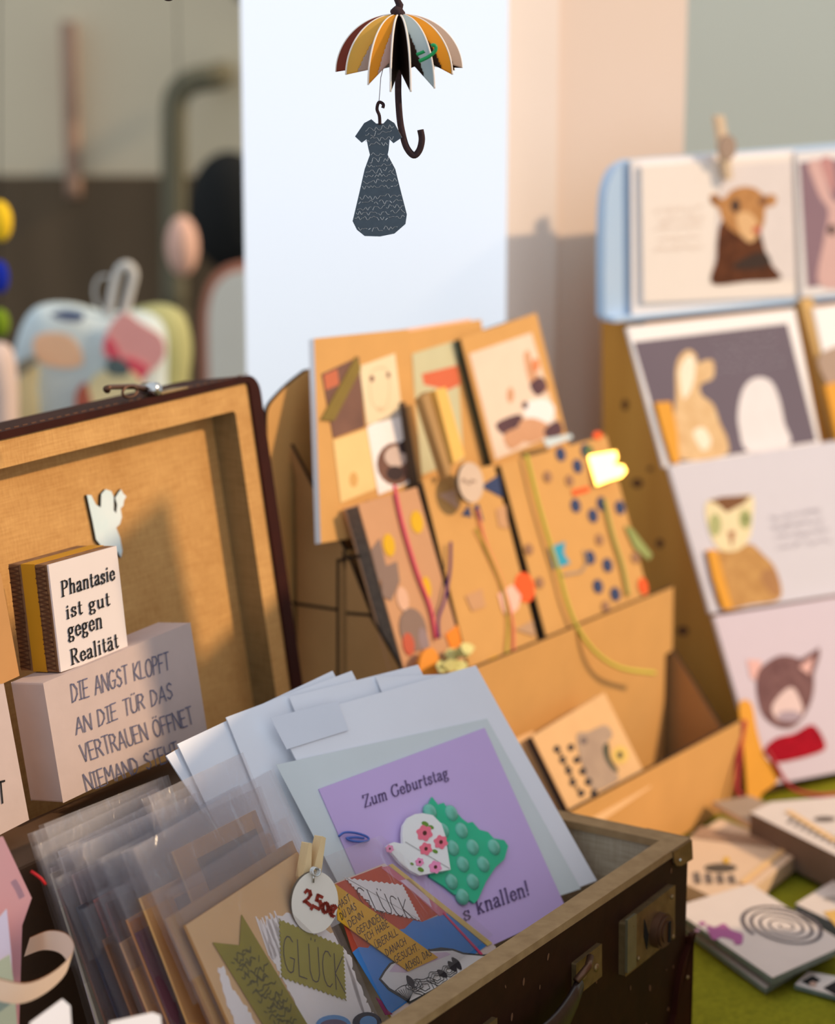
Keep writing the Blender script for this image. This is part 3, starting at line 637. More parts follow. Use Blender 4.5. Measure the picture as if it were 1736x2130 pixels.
# lock
lk = MB().slab(FS, rectify(FS.pp([(1284, 1910), (1387, 1849), (1392, 1955), (1289, 2014)])), 0, .0045, BRASS).build('lock_plate', sc, .0012)
ly = FS.pp([(1283, 1910), (1302, 1899), (1306, 2006), (1288, 2016)])
MB().slab(FS, rectify(ly), .0045, .0062, mat('lock_lip', (150, 140, 112), .4, .3, 100, .2, .5, .7)).build('lip', lk, .0006)
c = FS.px((1352, 1930)); kr = abs(FS.px((1352, 1964))[1] - c[1])
kb = MB(); kb.slab(FS, ell(c, kr, kr, 40), .004, .0095, RUST); kb.slab(FS, ell(c, kr * .86, kr * .86, 40), .0095, .0112, RUST); kb.slab(FS, ell(c, kr * .62, kr * .62, 40), .0112, .0121, RUST); kb.build('lock_knob', lk, .0007)
MB().slab(FS, [(c[0] - .0012 + .001, c[1] + .0065), (c[0] + .0022, c[1] + .0065), (c[0] + .0022, c[1] - .0065), (c[0] - .0002, c[1] - .0065)], .0122, .0129, BLACK).build('keyhole', lk)
MB().patch(FS, FS.pp([(1325, 1908), (1333, 1940), (1330, 1972), (1324, 1945)]), .0050, BLACK).build('slot', lk)
for p in ((1298, 1922), (1382, 1862), (1384, 1945), (1312, 1990)): MB().blob(FS.w(FS.px(p), .0048), .0016, .0016, .0016, BRASS, 10, 6).build('rivet', lk)
# corner fittings
cc = MB(); cc.slab(FS, FS.pp([(1395, 1771), (1434, 1746), (1436, 1786), (1412, 1800), (1402, 1800), (1398, 1793)]), .0003, .0016, BRASS)
FR = Frame(SPt(0, 0, 0), vs_, Z); FR.n = us
cc.slab(FR, [(0, 0), (.03, 0), (.028, -.012), (.014, -.018), (0, -.012)], .0003, .0016, BRASS)
cap = cc.build('corner_bracket', sc)
MB().blob(FS.w(FS.px((1409, 1788)), .0016), .0011, .0011, .0011, STEEL, 10, 6).build('pin', cap)
pts = FS.pp(smooth([(1438, 1936), (1428, 1960), (1412, 2000), (1402, 2050), (1396, 2110)], 5, False)); zb_ = -HB
x_ = pts[-1][0]
poly = pts + [(x_ - .006, zb_ + .02), (x_ - .008, zb_), (.002, zb_), (.002, pts[0][1])]
lp = MB().slab(FS, poly, 0, .0035, LEATHER); lp.slab(FR, [(-.0035, pts[0][1]), (.012, pts[0][1] - .006), (.045, pts[0][1] - .05), (.05, zb_), (-.0035, zb_)], 0, .0035, LEATHER)
pt_ = lp.build('corner_patch', sc, .0012)
MB().blob(FS.w(FS.px((1418, 2030)), .0036), .0014, .0014, .0014, BRASS, 10, 6).build('stud', pt_)
# handle with its two brackets
for dx, nm in ((0, 'a'), (-1, 'b')):
    o_ = -.118 * (-dx)
    sh = lambda pts: [(x + o_, y) for x, y in FS.pp(pts)]
    bk = MB().slab(FS, rectify(sh([(1186, 1998), (1240, 1968), (1244, 2032), (1191, 2064)])), 0, .003, BRASS)
    bk = bk.build('handle_bracket', sc, .0008)
    for p in ((1203, 2030), (1230, 2010)):
        s_ = sh([p])[0]; MB().blob(FS.w(s_, .003), .0026, .0026, .0016, BRASS, 12, 8, (us, Z, FS.n)).build('rivet', bk)
    s0_, s1_ = sh([(1172, 2034)])[0], sh([(1208, 1986)])[0]
    MB().tube([FS.w(s0_, .008), FS.w(((s0_[0] + s1_[0]) / 2, (s0_[1] + s1_[1]) / 2 + .002), .010), FS.w(s1_, .006)], .0022, RUST, 10).build('ring', bk)
h0 = FS.px((1180, 2030)); hp = []
for i in range(13):
    t = i / 12; hp.append(FS.w((h0[0] - .105 * t, h0[1] - .012 * math.sin(math.pi * t) ** .7 - .004), .0075 + .006 * math.sin(math.pi * t)))
vsx = []; hb = MB()
for i, P in enumerate(hp):
    w2 = .005 + .0055 * math.sin(math.pi * i / 12) ** .5
    for k2 in range(12):
        an = 2 * math.pi * k2 / 12; vsx.append(P + Z * math.sin(an) * w2 + FS.n * math.cos(an) * .0032)
hb.add(vsx, [[i * 12 + j, i * 12 + (j + 1) % 12, (i + 1) * 12 + (j + 1) % 12, (i + 1) * 12 + j] for i in range(12) for j in range(12)] + [list(range(12))[::-1], [144 + j for j in range(12)]], mat('handle_leather', (46, 34, 30), .35, .3, 90, .2, .5), True)
hb.build('handle', sc)
# wear specks on the leather
wm = mat('leather_scuff', (112, 78, 54), .7, .2, 90)
wk = MB(); rr = random.Random(3)
for _ in range(26):
    s_ = (-rr.uniform(.005, .30), -rr.uniform(.012, .12)); w2 = rr.uniform(.0004, .0011)
    wk.patch(FS, ell(s_, w2, w2 * rr.uniform(1, 3.5), 8, rr.uniform(-.4, .4)), .0004, wm)
wk.build('scuff_marks', sc)

# lid, leaning back 9 degrees
LT = rad(9.0)
FL = lean(SPt(0, W_ + .001, .001), YS, LT)        # front edge plane of the lid
def lb(mb, s0, s1, t0, t1, h0, h1, m): mb.slab(FL, [(s0, t1), (s1, t1), (s1, t0), (s0, t0)], h0, h1, m)
LH, LD = .263, .052
lid = MB()
e1, e2 = .0115, .0045
def rrect(s0, s1, t0, t1, r, n=6):
    o = []
    for cx_, cy_, a0_ in ((s1 - r, t1 - r, 0), (s0 + r, t1 - r, 90), (s0 + r, t0 + r, 180), (s1 - r, t0 + r, 270)):
        o += [(cx_ + r * math.cos(rad(a0_ + 90 * k_ / n)), cy_ + r * math.sin(rad(a0_ + 90 * k_ / n))) for k_ in range(n + 1)]
    return o
lid.ring(FL, rrect(-L_, 0, 0, LH, .013), rrect(-L_ + e1, -e1, e2, LH - e2, .003), -LD, .0015, LEATHER)
lb(lid, -L_ + e1, -e1, e2, LH - e2, -LD, -LD + .003, LEATHER)
lo = lid.build('lid', sc, .0015)
fr_ = MB(); w = .0165; dpt = -.0205
fr_.ring(FL, rrect(-L_ + e1, -e1, e2, LH - e2, .003), rrect(-L_ + e1 + w, -e1 - w, e2 + w, LH - e2 - w, .003), dpt - .001, -.0005, LINEN, LINEN_SHADE)
fr_.build('lid_frame', lo, .0006)
pl_ = MB(); lb(pl_, -L_ + e1, -e1, e2, LH - e2, dpt - .003, dpt, LINEN); pl_.build('lid_lining', lo)
# stitching along the lid top
st = MB()
for i in range(60): st.box(FL.w((-.006 - i * .0075, LH), -.006), us * .0042, FL.n * .0008, FL.y * .0005, mat('stitching', (112, 74, 50), .8))
st.build('stitching', lo)
# latch on the lid top
lt = MB(); a = FL.px((330, 820))[0]
lt.box(FL.w((a, LH), -.012), us * .028, FL.n * .014, FL.y * .0018, BRASS); la = lt.build('lid_latch', lo, .0006)
MB().tube([FL.w((a - .001, LH + .004), -.006), FL.w((a - .018, LH + .0085), -.004), FL.w((a - .043, LH + .0115), -.002), FL.w((a - .047, LH + .0105), -.001)], [.0022, .0018, .0016, .0026], RUST, 10).build('hasp', la)
MB().tube([FL.w((a - .004, LH + .0045), .002), FL.w((a + .004, LH + .0045), -.014)], .0042, STEEL, 16).build('hinge_pin', la)
MB().tube([FL.w((a - .026 + .007 * math.cos(t), LH + .0062 + .0035 * math.sin(t)), -.001) for t in [2 * math.pi * i / 14 for i in range(15)]], .0009, RUST, 8).build('ring', la)

# white cut-out with a star, stuck to the lid lining
FP = FL.up(dpt)
ang = ([(175, 1030), (184, 1030), (194, 1050), (204, 1056), (205, 1028), (214, 1018), (226, 1022), (231, 1034), (231, 1062), (236, 1068), (238, 1050), (234, 1036), (240, 1026), (246, 1018), (250, 1026), (257, 1033), (252, 1042), (251, 1052), (245, 1058), (248, 1076), (244, 1090), (236, 1098), (244, 1118), (249, 1146), (246, 1160), (240, 1150), (228, 1138), (205, 1136), (194, 1122), (188, 1090)])
tag(MB().slab(FP, FP.pp(ang), .0002, .0022, mat('white_cutout', (250, 246, 240), .6, .12, 30, rgb2=(190, 226, 232)), BURNT).build('angel_cutout'), 'white winged paper cut-out with a star, fixed to the suitcase lid lining', 'ornament')

# plain box at the back of the tray that carries the blocks
bx = MB(); wallbox(bx, -.42, -.155, .222, .268, -HB + .004, .052, mat('dark_brown_board', (92, 70, 52), .8, .2, 30))
tag(bx.build('dark_box', None, .002), 'plain dark brown box at the back of the tray, under the lettered blocks', 'box')
# ------------------------------------------------------------------ text blocks standing in the lid
def block(name, F, quad, depth, mface, mside, label, cat, bev=0.0):
    q = rectify(F.pp(quad)); o = MB().slab(F, q, -depth, 0, mface, mside).build(name, None, bev)
    return tag(o, label, cat), q
FA = lean(SPt(0, .232, 0), YS, rad(8))
o, q = block('painted_block', FA, [(95, 1415), (395, 1298), (430, 1510), (128, 1690)], .024, PLASTER, PLASTER, 'pinkish white painted block lettered about Angst, leaning in the suitcase lid', 'sign block', .0012)
m_ = MB()
for t, p0, p1, pt in (('DIE ANGST KLOPFT', (150, 1460), (352, 1392), (146, 1422)), ('AN DIE T\u00dcR DAS', (158, 1528), (358, 1452), (154, 1494)),
                      ('VERTRAUEN \u00d6FFNET', (172, 1586), (402, 1504), (164, 1550)), ('NIEMAND STEHT', (180, 1646), (372, 1576), (172, 1612))):
    lettering(m_, FA, t, p0, p1, pt, .0008, INKBLUE, jit=.06)
m_.build('lettering', o)
FB = lean(SPt(0, .238, 0), YS, rad(7))
qb = rectify(FB.pp([(103, 1178), (243, 1132), (265, 1350), (125, 1400)]))
pb_ = empty('cardboard_block', FB.w(((qb[3][0] + qb[2][0]) / 2, qb[2][1]), -.015), 'small corrugated cardboard block lettered Phantasie ist gut gegen Realit\u00e4t', 'sign block')
tp = -.0012
MB().slab(FB, qb, tp, 0, mat('stamped_white', (226, 214, 208), .8, .03, 80)).build('white_face', pb_)
MB().slab(FB, qb, -.010, tp, KRAFT_D, CORR).build('cardboard_layer', pb_)
gx = [(p[0] + (.0003 if i in (1, 2) else -.0003), p[1] + (.0003 if i < 2 else -.0003)) for i, p in enumerate(qb)]
MB().slab(FB, gx, -.0205, -.010, mat('golden_tape', (196, 140, 30), .45, .1, 40)).build('tape_band', pb_)
MB().slab(FB, qb, -.030, -.0205, KRAFT_D, CORR).build('cardboard_layer', pb_)
cy_ = (FB.w(qb[0]) - FB.w(qb[3])); CF = Frame(FB.w(qb[3]) - FB.x * .0003, FB.n, cy_)
cw = MB(); zz = mat('flute_line', (92, 58, 36), .9, .3, 90)
for h0_, h1_ in ((-.0094, -.0024), (-.0292, -.0222)):
    n_ = 44; y0_, y1_ = .001, cy_.length - .001
    cw.ribbon(CF, [((h0_ if j % 2 else h1_) + random.uniform(-.0006, .0006), y0_ + (y1_ - y0_) * j / n_) for j in range(n_ + 1)], .0008, .0004, zz)
    for hh_ in (h0_, h1_): cw.ribbon(CF, [(hh_, y0_), (hh_, y1_)], .0005, .0005, zz)
cw.build('corrugation', pb_)
m_ = MB()
for t, p0, p1, pt, in (('Phantasie', (127, 1241), (238, 1205), (125, 1210)), ('ist gut', (137, 1287), (228, 1258), (135, 1258)), ('gegen', (141, 1327), (212, 1305), (139, 1294)), ('Realit\u00e4t', (147, 1383), (246, 1346), (144, 1352))):
    lettering(m_, FB, t, p0, p1, pt, .0011, BLACK, SER, gap=.10, nib=True, jit=.05)
m_.build('lettering', pb_)
o, q = block('painted_block', FA, [(-70, 1455), (12, 1420), (55, 1700), (-30, 1760)], .022, PLASTER, PLASTER, 'white painted block cut off by the left edge, letter T showing', 'sign block', .0012)
m_ = MB(); lettering(m_, FA.up(0), 'T', (-4, 1672), (12, 1668), (-8, 1628), .0011, BLACK); m_.build('lettering', o)
o, q = block('cardboard_block', FB.up(-.02), [(-30, 1205), (12, 1188), (28, 1400), (-14, 1440)], .012, KRAFT_D, CORR, 'brown cardboard block behind the Phantasie block at the left edge', 'sign block')

# ------------------------------------------------------------------ cards and bags in the suitcase tray
def zig(a, b, n, amp):
    """pinking-shear edge between two plane points"""
    A, B = Vec(a), Vec(b); e = Vec((-(B - A).y, (B - A).x)).normalized(); out = []
    for i in range(n): out += [tuple(A + (B - A) * (i / n)), tuple(A + (B - A) * ((i + .5) / n) + e * amp)]
    return out
def pinked(q, n, amp):
    out = []
    for i in range(4): out += zig(q[i], q[(i + 1) % 4], n, amp)
    return out
def sleeve(F, q, parent, top=.042, side=.004, h=.0012, seed=0, fold=True, bottom=.0, amp=.0011):
    """open clear sleeve around the card quad q: front sheet, back sheet, folded top band"""
    a, b, c, d = [Vec(p) for p in q]; ex = (b - a).normalized(); ey = (a - d).normalized()
    Q = [tuple(a - ex * side + ey * top), tuple(b + ex * side + ey * top), tuple(c + ex * side - ey * bottom), tuple(d - ex * side - ey * bottom)]
    s_ = MB().sheet(F, Q, h, FILM, 14, 16, amp, 34, seed).build('clear_sleeve', parent)
    Qb = [Q[0], Q[1], inquad(Q, 1, .35), inquad(Q, 0, .35)]
    MB().sheet(F, Qb, -.0016, FILM, 10, 6, amp, 26, seed + 5).build('sleeve_back', s_)
    if fold:
        Qf = [Q[0], Q[1], inquad(Q, 1, fold), inquad(Q, 0, fold)]
        MB().sheet(F, Qf, h + .0012, FILMB, 14, 4, amp * .8, 30, seed).build('sleeve_fold', s_)
    return s_

FK = lean(SPt(0, .016, -HB + .006), YS, rad(25.7))
# front pair: kraft card lettered GLUECK, on its orange kraft backing
ZB = .004                                             # plane coordinate of the tray floor
def todown(q, t=ZB):
    (a, b, c, d) = [Vec(p) for p in q]; dn = (d - a).normalized()
    def ext(p): return tuple(p + dn * max(0, (p.y - t) / -dn.y)) if dn.y < 0 else tuple(p)
    return [tuple(a), tuple(b), ext(c), ext(d)]
qk = todown(rectify(FK.pp([(376, 1920), (616, 1786), (760, 2072), (520, 2206)])))
card = MB().slab(FK, qk, -.0022, 0, KRAFT_L, KRAFT_D).build('greeting_card')
tag(card, 'pale kraft card with an olive GL\u00dcCK label at the front of the suitcase', 'card')
olive_p = mat('olive_paper', (160, 148, 52), 0.7, .1, 120)
olive_t = mat('olive_tape', (156, 142, 26), 0.6, .12, 90, rgb2=(132, 120, 26))
brush = mat('white_brush_paint', (248, 238, 232), 0.6, .04, 90)
mb = MB()
rr = random.Random(5)
def brushed(pts, amp=5):
    out = []
    for i in range(len(pts)):
        a, b = pts[i], pts[(i + 1) % len(pts)]; n = max(2, int(math.dist(a, b) / 7))
        for k in range(n):
            t = k / n; out.append((a[0] + (b[0] - a[0]) * t + rr.uniform(-amp, amp) * .5, a[1] + (b[1] - a[1]) * t + rr.uniform(-amp, amp)))
    return out
mb.patch(FK, FK.pp(brushed([(552, 1908), (600, 1902), (680, 1930), (722, 1985), (745, 2040), (778, 2115), (790, 2150), (640, 2150), (612, 2080), (560, 1990)], 6)), .0004, brush)
mb.patch(FK, FK.pp(brushed([(452, 2012), (466, 2010), (478, 2050), (520, 2110), (540, 2150), (500, 2150), (470, 2090)], 4)), .0004, brush)
for i in range(16):
    x = 530 + i * 3.2; y = 1905 + rr.uniform(-12, 20)
    mb.patch(FK, FK.pp([(x, y), (x + 2.4, y), (x + 34, y + 80), (x + 28, y + 82)]), .0004, brush)
for i in range(12):
    x = 715 + i * 2; y = 1990 + i * 7
    mb.patch(FK, FK.pp([(x, y), (x + 2.5, y), (x + 24, y + 52), (x + 20, y + 54)]), .0004, brush)
mb.build('paint_strokes', card)
rib = MB().slab(FK, FK.pp([(440, 1961), (496, 1967), (500, 1903), (648, 2150), (556, 2150)]), .0005, .0009, olive_t).build('paper_ribbon', card)
mb = MB(); dkt = ink('dark_olive_print', (96, 92, 28))
for i in range(9):
    a = FK.px((486 + i * 11, 2000 + i * 16)); b = FK.px((520 + i * 12 + rr.uniform(-6, 14), 1975 + i * 18))
    scrawl(mb, FK, a, b, .0008, dkt, .0011, .0030, 40 + i); scrawl(mb, FK, FK.px((480 + i * 11, 2008 + i * 16)), FK.px((518 + i * 12, 1984 + i * 18)), .0008, dkt, .0011, .0030, 60 + i)
mb.build('ribbon_print', rib)
lab = MB().slab(FK, pinked(FK.pp([(577, 1911), (712, 1968), (718, 2083), (582, 2035)]), 14, -.0011), .0006, .0011, olive_p).build('label', card)
mb = MB(); lettering(mb, FK, 'GL\u00dcCK', (588, 2020), (714, 2066), (584, 1944), .0006, INK, h=.0013, gap=.2)
mb.build('lettering', lab)
mb = MB()
bl = ink('sky_print', (110, 160, 210)); dkk = ink('dark_print', (52, 48, 58))
mb.patch(FK, FK.pp(ell((690, 2132), 36, 20)), .0013, bl); mb.patch(FK, FK.pp(ell((690, 2136), 30, 15)), .0014, ink('mauve_print', (120, 100, 120)))
mb.patch(FK, FK.pp(ell((760, 2128), 30, 22)), .0013, dkk); mb.patch(FK, FK.pp(ell((762, 2128), 18, 14)), .0014, bl)
mb.build('sticker', card)
sleeve(FK, qk, card, .020, .003, .0030, 1, False)
FKb = FK.up(-.0060)
qo = todown(rectify(FKb.pp([(338, 1905), (604, 1763), (757, 2072), (491, 2214)])))
cardb = MB().slab(FKb, qo, -.0022, 0, KRAFT, KRAFT_D).build('greeting_card')
tag(cardb, 'orange-brown kraft card in a clear sleeve behind the olive GL\u00dcCK card', 'card')
sleeve(FKb, qo, cardb, .040, .006, .0012, 2, .30)

# card beside it: orange, blue and yellow collage with a second GLUECK label
qc = FK.pp([(684, 1842), (800, 1796), (1030, 1968), (812, 2112)])
cc_ = [tuple(qc[0]), tuple(qc[1]), tuple(qc[2]), (qc[2][0] - .004, ZB + .05), (qc[3][0] + .012, ZB + .05), tuple(qc[3])]
redp = mat('brick_red_print', (214, 92, 62), 0.6, .22, 30, rgb2=(180, 66, 44)); bluep = mat('blue_print', (74, 142, 214), 0.6, .12, 40)
yel = mat('mustard_paper', (228, 172, 46), 0.65, .05, 90)
card2 = MB().slab(FK, cc_, -.002, 0, mat('pale_card', (232, 210, 200), .7, .04, 60), mat('yellow_card_edge', (222, 190, 110), .7, .05, 60)).build('greeting_card')
tag(card2, 'orange, blue and yellow collage card with a white GL\u00dcCK label, by the price tag', 'card')
mb = MB()
mb.patch(FK, FK.pp([(688, 1842), (792, 1802), (915, 1900), (876, 1918), (858, 1914), (840, 1932), (816, 1936), (800, 1952), (776, 1958), (764, 1972), (745, 1970), (732, 1981)]), .0004, redp)
mb.patch(FK, FK.pp([(790, 1805), (806, 1802), (935, 1898), (912, 1906), (850, 1850)]), .0006, ink('rose_print', (214, 122, 140)))
mb.patch(FK, FK.pp([(830, 1832), (850, 1828), (890, 1870), (896, 1888)]), .0007, ink('lilac_print', (226, 200, 216)))
mb.patch(FK, FK.pp([(732, 1981), (745, 1970), (764, 1972), (776, 1958), (800, 1952), (816, 1936), (840, 1932), (858, 1914), (876, 1918), (930, 1898), (1010, 1968), (810, 2110)]), .0004, bluep)
mb.patch(FK, FK.pp([(780, 2075), (792, 2082), (800, 2098), (815, 2110), (800, 2112)]), .0006, ink('plum_print', (150, 60, 100)))
mb.patch(FK, FK.pp([(806, 1800), (814, 1797), (1022, 1962), (1012, 1968)]), .0007, ink('sand_print', (232, 200, 120)))
mb.patch(FK, FK.pp([(918, 1900), (921, 1898), (1002, 1985), (998, 1988)]), .0008, ink('magenta_line', (226, 74, 120)))
mb.build('collage_print', card2)
lb_ = MB().slab(FK, [p for i, (a, b) in enumerate((((711, 1825), (834, 1840)), ((834, 1840), (873, 1917)), ((873, 1917), (777, 1896)), ((777, 1896), (711, 1825)))) for p in zig(FK.px(a), FK.px(b), 11, -.0009)], .0008, .0012, WHITE).build('label', card2)
mb = MB(); lettering(mb, FK, 'GL\u00dcCK', (752, 1888), (858, 1914), (733, 1845), .00052, INK, h=.0014, gap=.18); mb.build('lettering', lb_)
cup = MB(); cupc = [(786, 2037), (796, 2020), (808, 2004), (846, 1986), (880, 1977), (915, 1971), (940, 1974), (962, 1982), (1000, 1986), (1016, 1985), (1000, 2010), (850, 2088), (836, 2078), (806, 2060)]
cup.patch(FK, FK.pp(cupc), .0008, ink('cup_outline', (70, 70, 66)))
cup.patch(FK, FK.pp([(790, 2037), (799, 2022), (811, 2007), (850, 1990), (884, 1980), (938, 1978), (960, 1986), (1008, 1990), (994, 2008), (850, 2083), (838, 2074), (808, 2056)]), .001, WHITE)
cup.patch(FK, FK.pp([(806, 2022), (818, 2007), (850, 1993), (884, 1984), (925, 1981), (935, 1986), (910, 1996), (840, 2024)]), .0011, ink('lilac_print', (226, 200, 216)))
lnm = ink('fine_line', (60, 60, 60))
for c0, r0 in (((880, 2054), 26), ((905, 2035), 20), ((858, 2050), 17), ((930, 2020), 16)):
    for rq in (1, .68, .38):
        cup.ribbon(FK, FK.pp([(c0[0] + r0 * rq * math.cos(t) * (1 + .1 * math.sin(5 * t)), c0[1] + r0 * .72 * rq * math.sin(t) * (1 + .14 * math.sin(5 * t + rq))) for t in [2 * math.pi * i / 30 for i in range(31)]]), .0004, .0013, lnm)
for i in range(9): cup.ribbon(FK, FK.pp([(846, 2084), (820 + i * 5, 2062 - i * 1.2)]), .0004, .0013, lnm)
cup.ribbon(FK, FK.pp(smooth([(818, 2062), (832, 2052), (848, 2050), (862, 2056)], 4, False)), .0004, .0013, lnm)
for a, b in (((842, 2030), (858, 2056)), ((906, 2018), (926, 2034)), ((936, 1992), (956, 2018)), ((928, 2000), (946, 2022))):
    m0 = ((a[0] + b[0]) / 2, (a[1] + b[1]) / 2); cup.patch(FK, FK.pp(smooth([a, (m0[0] + 5, m0[1] - 4), b, (m0[0] - 5, m0[1] + 4)], 4)), .0014, INK)
cup.build('cup_drawing', card2)
strip = MB().slab(FK, FK.pp([(692, 1840), (700, 1846), (906, 1993), (844, 2022), (697, 1915)]), .0014, .0019, yel).build('text_strip', card2)
mb = MB()
for t, p0, p1 in (('HAST', (700, 1893), (723, 1874)), ('DU DAS', (705, 1915), (736, 1893)), ('DENN', (722, 1931), (750, 1910)), ('GEFUNDEN?', (739, 1946), (797, 1910)),
                  ('ICH HABE', (756, 1960), (803, 1928)), ('\u00dcBERALL', (777, 1975), (822, 1945)), ('DANACH', (799, 1990), (839, 1965)), ('GESUCHT.', (817, 2005), (866, 1977)), ('ACHSO, DAS', (840, 2021), (892, 1988))):
    lettering(mb, FK, t, p0, p1, (p0[0] - 5, p0[1] - 14), .00042, INK, h=.0021, gap=.2, jit=.08)
mb.build('lettering', strip)
sleeve(FK, [qc[0], qc[1], inquad(qc, 1, .9), inquad(qc, 0, .98)], card2, .016, .004, .0030, 3, False)

# price tag: wooden peg with a round white disc clipped to the front card
FT = Frame(FK.w(FK.px((655, 1874)), .012), U(rad(36)), Z * .98 + V(rad(36)) * .2)
pg = empty('price_tag', FK.w(FK.px((655, 1930)), .008), 'round white 2,50\u20ac price disc on a small wooden clothes peg', 'price tag')
dc = FT.px((655, 1877)); rx = .0148; ry = .0166
dm = mat('tag_white', (232, 222, 206), .6, .05, 60)
dsk = MB().slab(FT, ell(dc, rx, ry, 44), -.0022, 0, dm, mat('tag_edge', (104, 92, 78), .7, .2, 60)).build('disc', pg, .0004)
mb = MB(); lettering(mb, FT, '2,50\u20ac', (630, 1876), (696, 1908), (634, 1849), .0019, ink('red_brown_ink', (142, 50, 34)), h=.0006, gap=.10, nib=True); mb.build('lettering', dsk)
MB().slab(FT.up(-.003), FT.pp([(636, 1826), (649, 1754), (655, 1755), (653, 1822), (652, 1850), (640, 1850)]), -.0075, 0, WOODP).build('peg_leg', pg, .0005)
MB().slab(FT.up(-.003), FT.pp([(654, 1828), (676, 1740), (684, 1744), (672, 1834), (668, 1850), (654, 1850)]), -.0075, 0, WOODP).build('peg_leg', pg, .0005)
sp_ = FT.px((650, 1812))
MB().tube([FT.w((sp_[0] + .0022 * math.cos(t), sp_[1] + .0022 * math.sin(t)), .0005 + t * .0002) for t in [i * .5 for i in range(40)]], .0005, STEEL, 6).build('spring', pg)
MB().tube([FT.w((sp_[0], sp_[1]), .001), FT.w((sp_[0] - .001, sp_[1] - .006), .0008)], .0006, STEEL, 6).build('spring', pg)

# sheaf of sleeved cards behind the front kraft card
names = [('kraft', (208, 151, 82)), ('kraft', (200, 148, 88)), ('plum', (86, 44, 52)), ('orange', (240, 130, 40)), ('tan', (196, 150, 100)), ('maroon', (96, 36, 30)), ('brown', (140, 96, 60)), ('brick', (170, 70, 50)),
         ('navy', (44, 50, 70)), ('mauve', (200, 180, 180)), ('cocoa', (120, 90, 74)), ('lavender', (222, 214, 230)), ('cream', (230, 208, 184)), ('lilac', (206, 196, 214))]
ordn = ['third', 'fourth', 'fifth', 'sixth', 'seventh', 'eighth', 'ninth', 'tenth', 'eleventh', 'twelfth', 'thirteenth', 'fourteenth', 'fifteenth', 'sixteenth']
rr = random.Random(21)
for i, (nm, c) in enumerate(names):
    vv_ = .010 + .0078 * (i + 1)
    G = lean(SPt(0, .016 + vv_, -HB + .006), YS, rad(25.7 - i * .35))
    left = -.372 + rr.uniform(-.004, .005) + .0012 * i; topt = .196 + rr.uniform(-.012, .008) + (.030, .016, .008, 0)[min(i, 3)] - .0008 * i + (.006 if i == 8 else .020 if i > 8 else 0)
    wd = .112 if i < 4 else .088
    if i == 0: left, wd = -.336, .072
    q = [(left, topt), (left + wd, topt), (left + wd, ZB), (left, ZB)]
    tw = rad(rr.uniform(-2.6, 2.6)); ct_ = (left + wd / 2, ZB)
    q = [(ct_[0] + (p[0] - ct_[0]) * math.cos(tw) - (p[1] - ct_[1]) * math.sin(tw), ct_[1] + (p[0] - ct_[0]) * math.sin(tw) + (p[1] - ct_[1]) * math.cos(tw)) for p in q]
    c = [min(250, int(k_ * 1.12 + 14)) for k_ in c]
    m_ = mat('card_' + nm, c, .7, .15, 30)
    o = MB().slab(G, q, -.0017, 0, m_, mat('edge_' + nm, [min(255, int(k_ * 1.05)) for k_ in c], .8, .1, 30)).build('sleeved_card')
    tag(o, '%s card in a clear sleeve, %s from the front of the sheaf in the suitcase' % (nm, ordn[i]), 'card', 'sleeved cards in the suitcase')
    if i in (0, 1, 4):
        MB().patch(G, [inquad(q, .2, .04), inquad(q, .92, .04), inquad(q, .92, .5), inquad(q, .2, .5)], .0004, mat('grey_brown_print', (170, 140, 116), .7, .3, 40, rgb2=(120, 100, 84))).build('print', o)
    sleeve(G, q, o, (.030 if i < 6 else .024 if i < 9 else .012) + rr.uniform(-.010, .014), .004 + rr.uniform(0, .006), .0012, 10 + i * 3, .16 + rr.uniform(-.08, .08), amp=.0024)

# white glassine bags with the violet birthday card
YB = rad(44)
FB_ = lean(SPt(0, 0, -HB + .006) - us * .1, YB, rad(33))
def bag(i, quad, nm, label, h):
    G = FB_.up(h); q = G.pp(quad); mb = MB(); mb.sheet(G, q, .0004, GLASSINE, 8, 8, .0006, 26, i * 7.0); mb.sheet(G, q, -.0004, GLASSINE, 8, 8, .0006, 26, i * 7.0)
    o = mb.build(nm); tag(o, label, 'paper bag', 'white glassine bags in the suitcase'); return o, G
bag(5, [(345, 1572), (412, 1532), (530, 1700), (455, 1740)], 'glassine_bag', 'white glassine bag furthest left, only its corner showing behind the others', -.0125)
bag(4, [(368, 1548), (690, 1396), (900, 1790), (560, 1950)], 'glassine_bag', 'white glassine bag second from the left of the fan, with a stepped top', -.010)
bag(3, [(470, 1492), (730, 1396), (935, 1800), (650, 1950)], 'glassine_bag', 'white glassine bag in the middle of the fan behind the violet card', -.0075)
bag(2, [(600, 1450), (868, 1383), (1080, 1800), (800, 1950)], 'glassine_bag', 'white glassine bag just behind the one holding the violet card', -.005)
bag(6, [(780, 1408), (990, 1400), (1190, 1820), (980, 1900)], 'glassine_bag', 'white glassine bag with a narrow strip showing at the top of the violet card bag', -.003)
o, G = bag(1, [(575, 1502), (988, 1385), (1240, 1832), (826, 1990)], 'glassine_bag', 'white glassine bag at the front, holding the violet birthday card', 0)
MB().patch(G, G.pp([(572, 1592), (1010, 1496), (1205, 1850), (780, 1990)]), .0012, mat('pocket_paper', (214, 222, 222), .6, .05, 30)).build('pocket', o)
MB().patch(G, G.pp([(560, 1494), (700, 1460), (722, 1520), (594, 1560)]), .0012, mat('bag_flap', (222, 226, 234), .6, .05, 30)).build('flap', o)
G = FB_.up(.0022)
qp = rectify(G.pp([(655, 1640), (1005, 1519), (1172, 1868), (824, 1992)])); qp = grow_down(qp, .012)
vio = mat('violet_card', (204, 178, 226), .7, .03, 40)
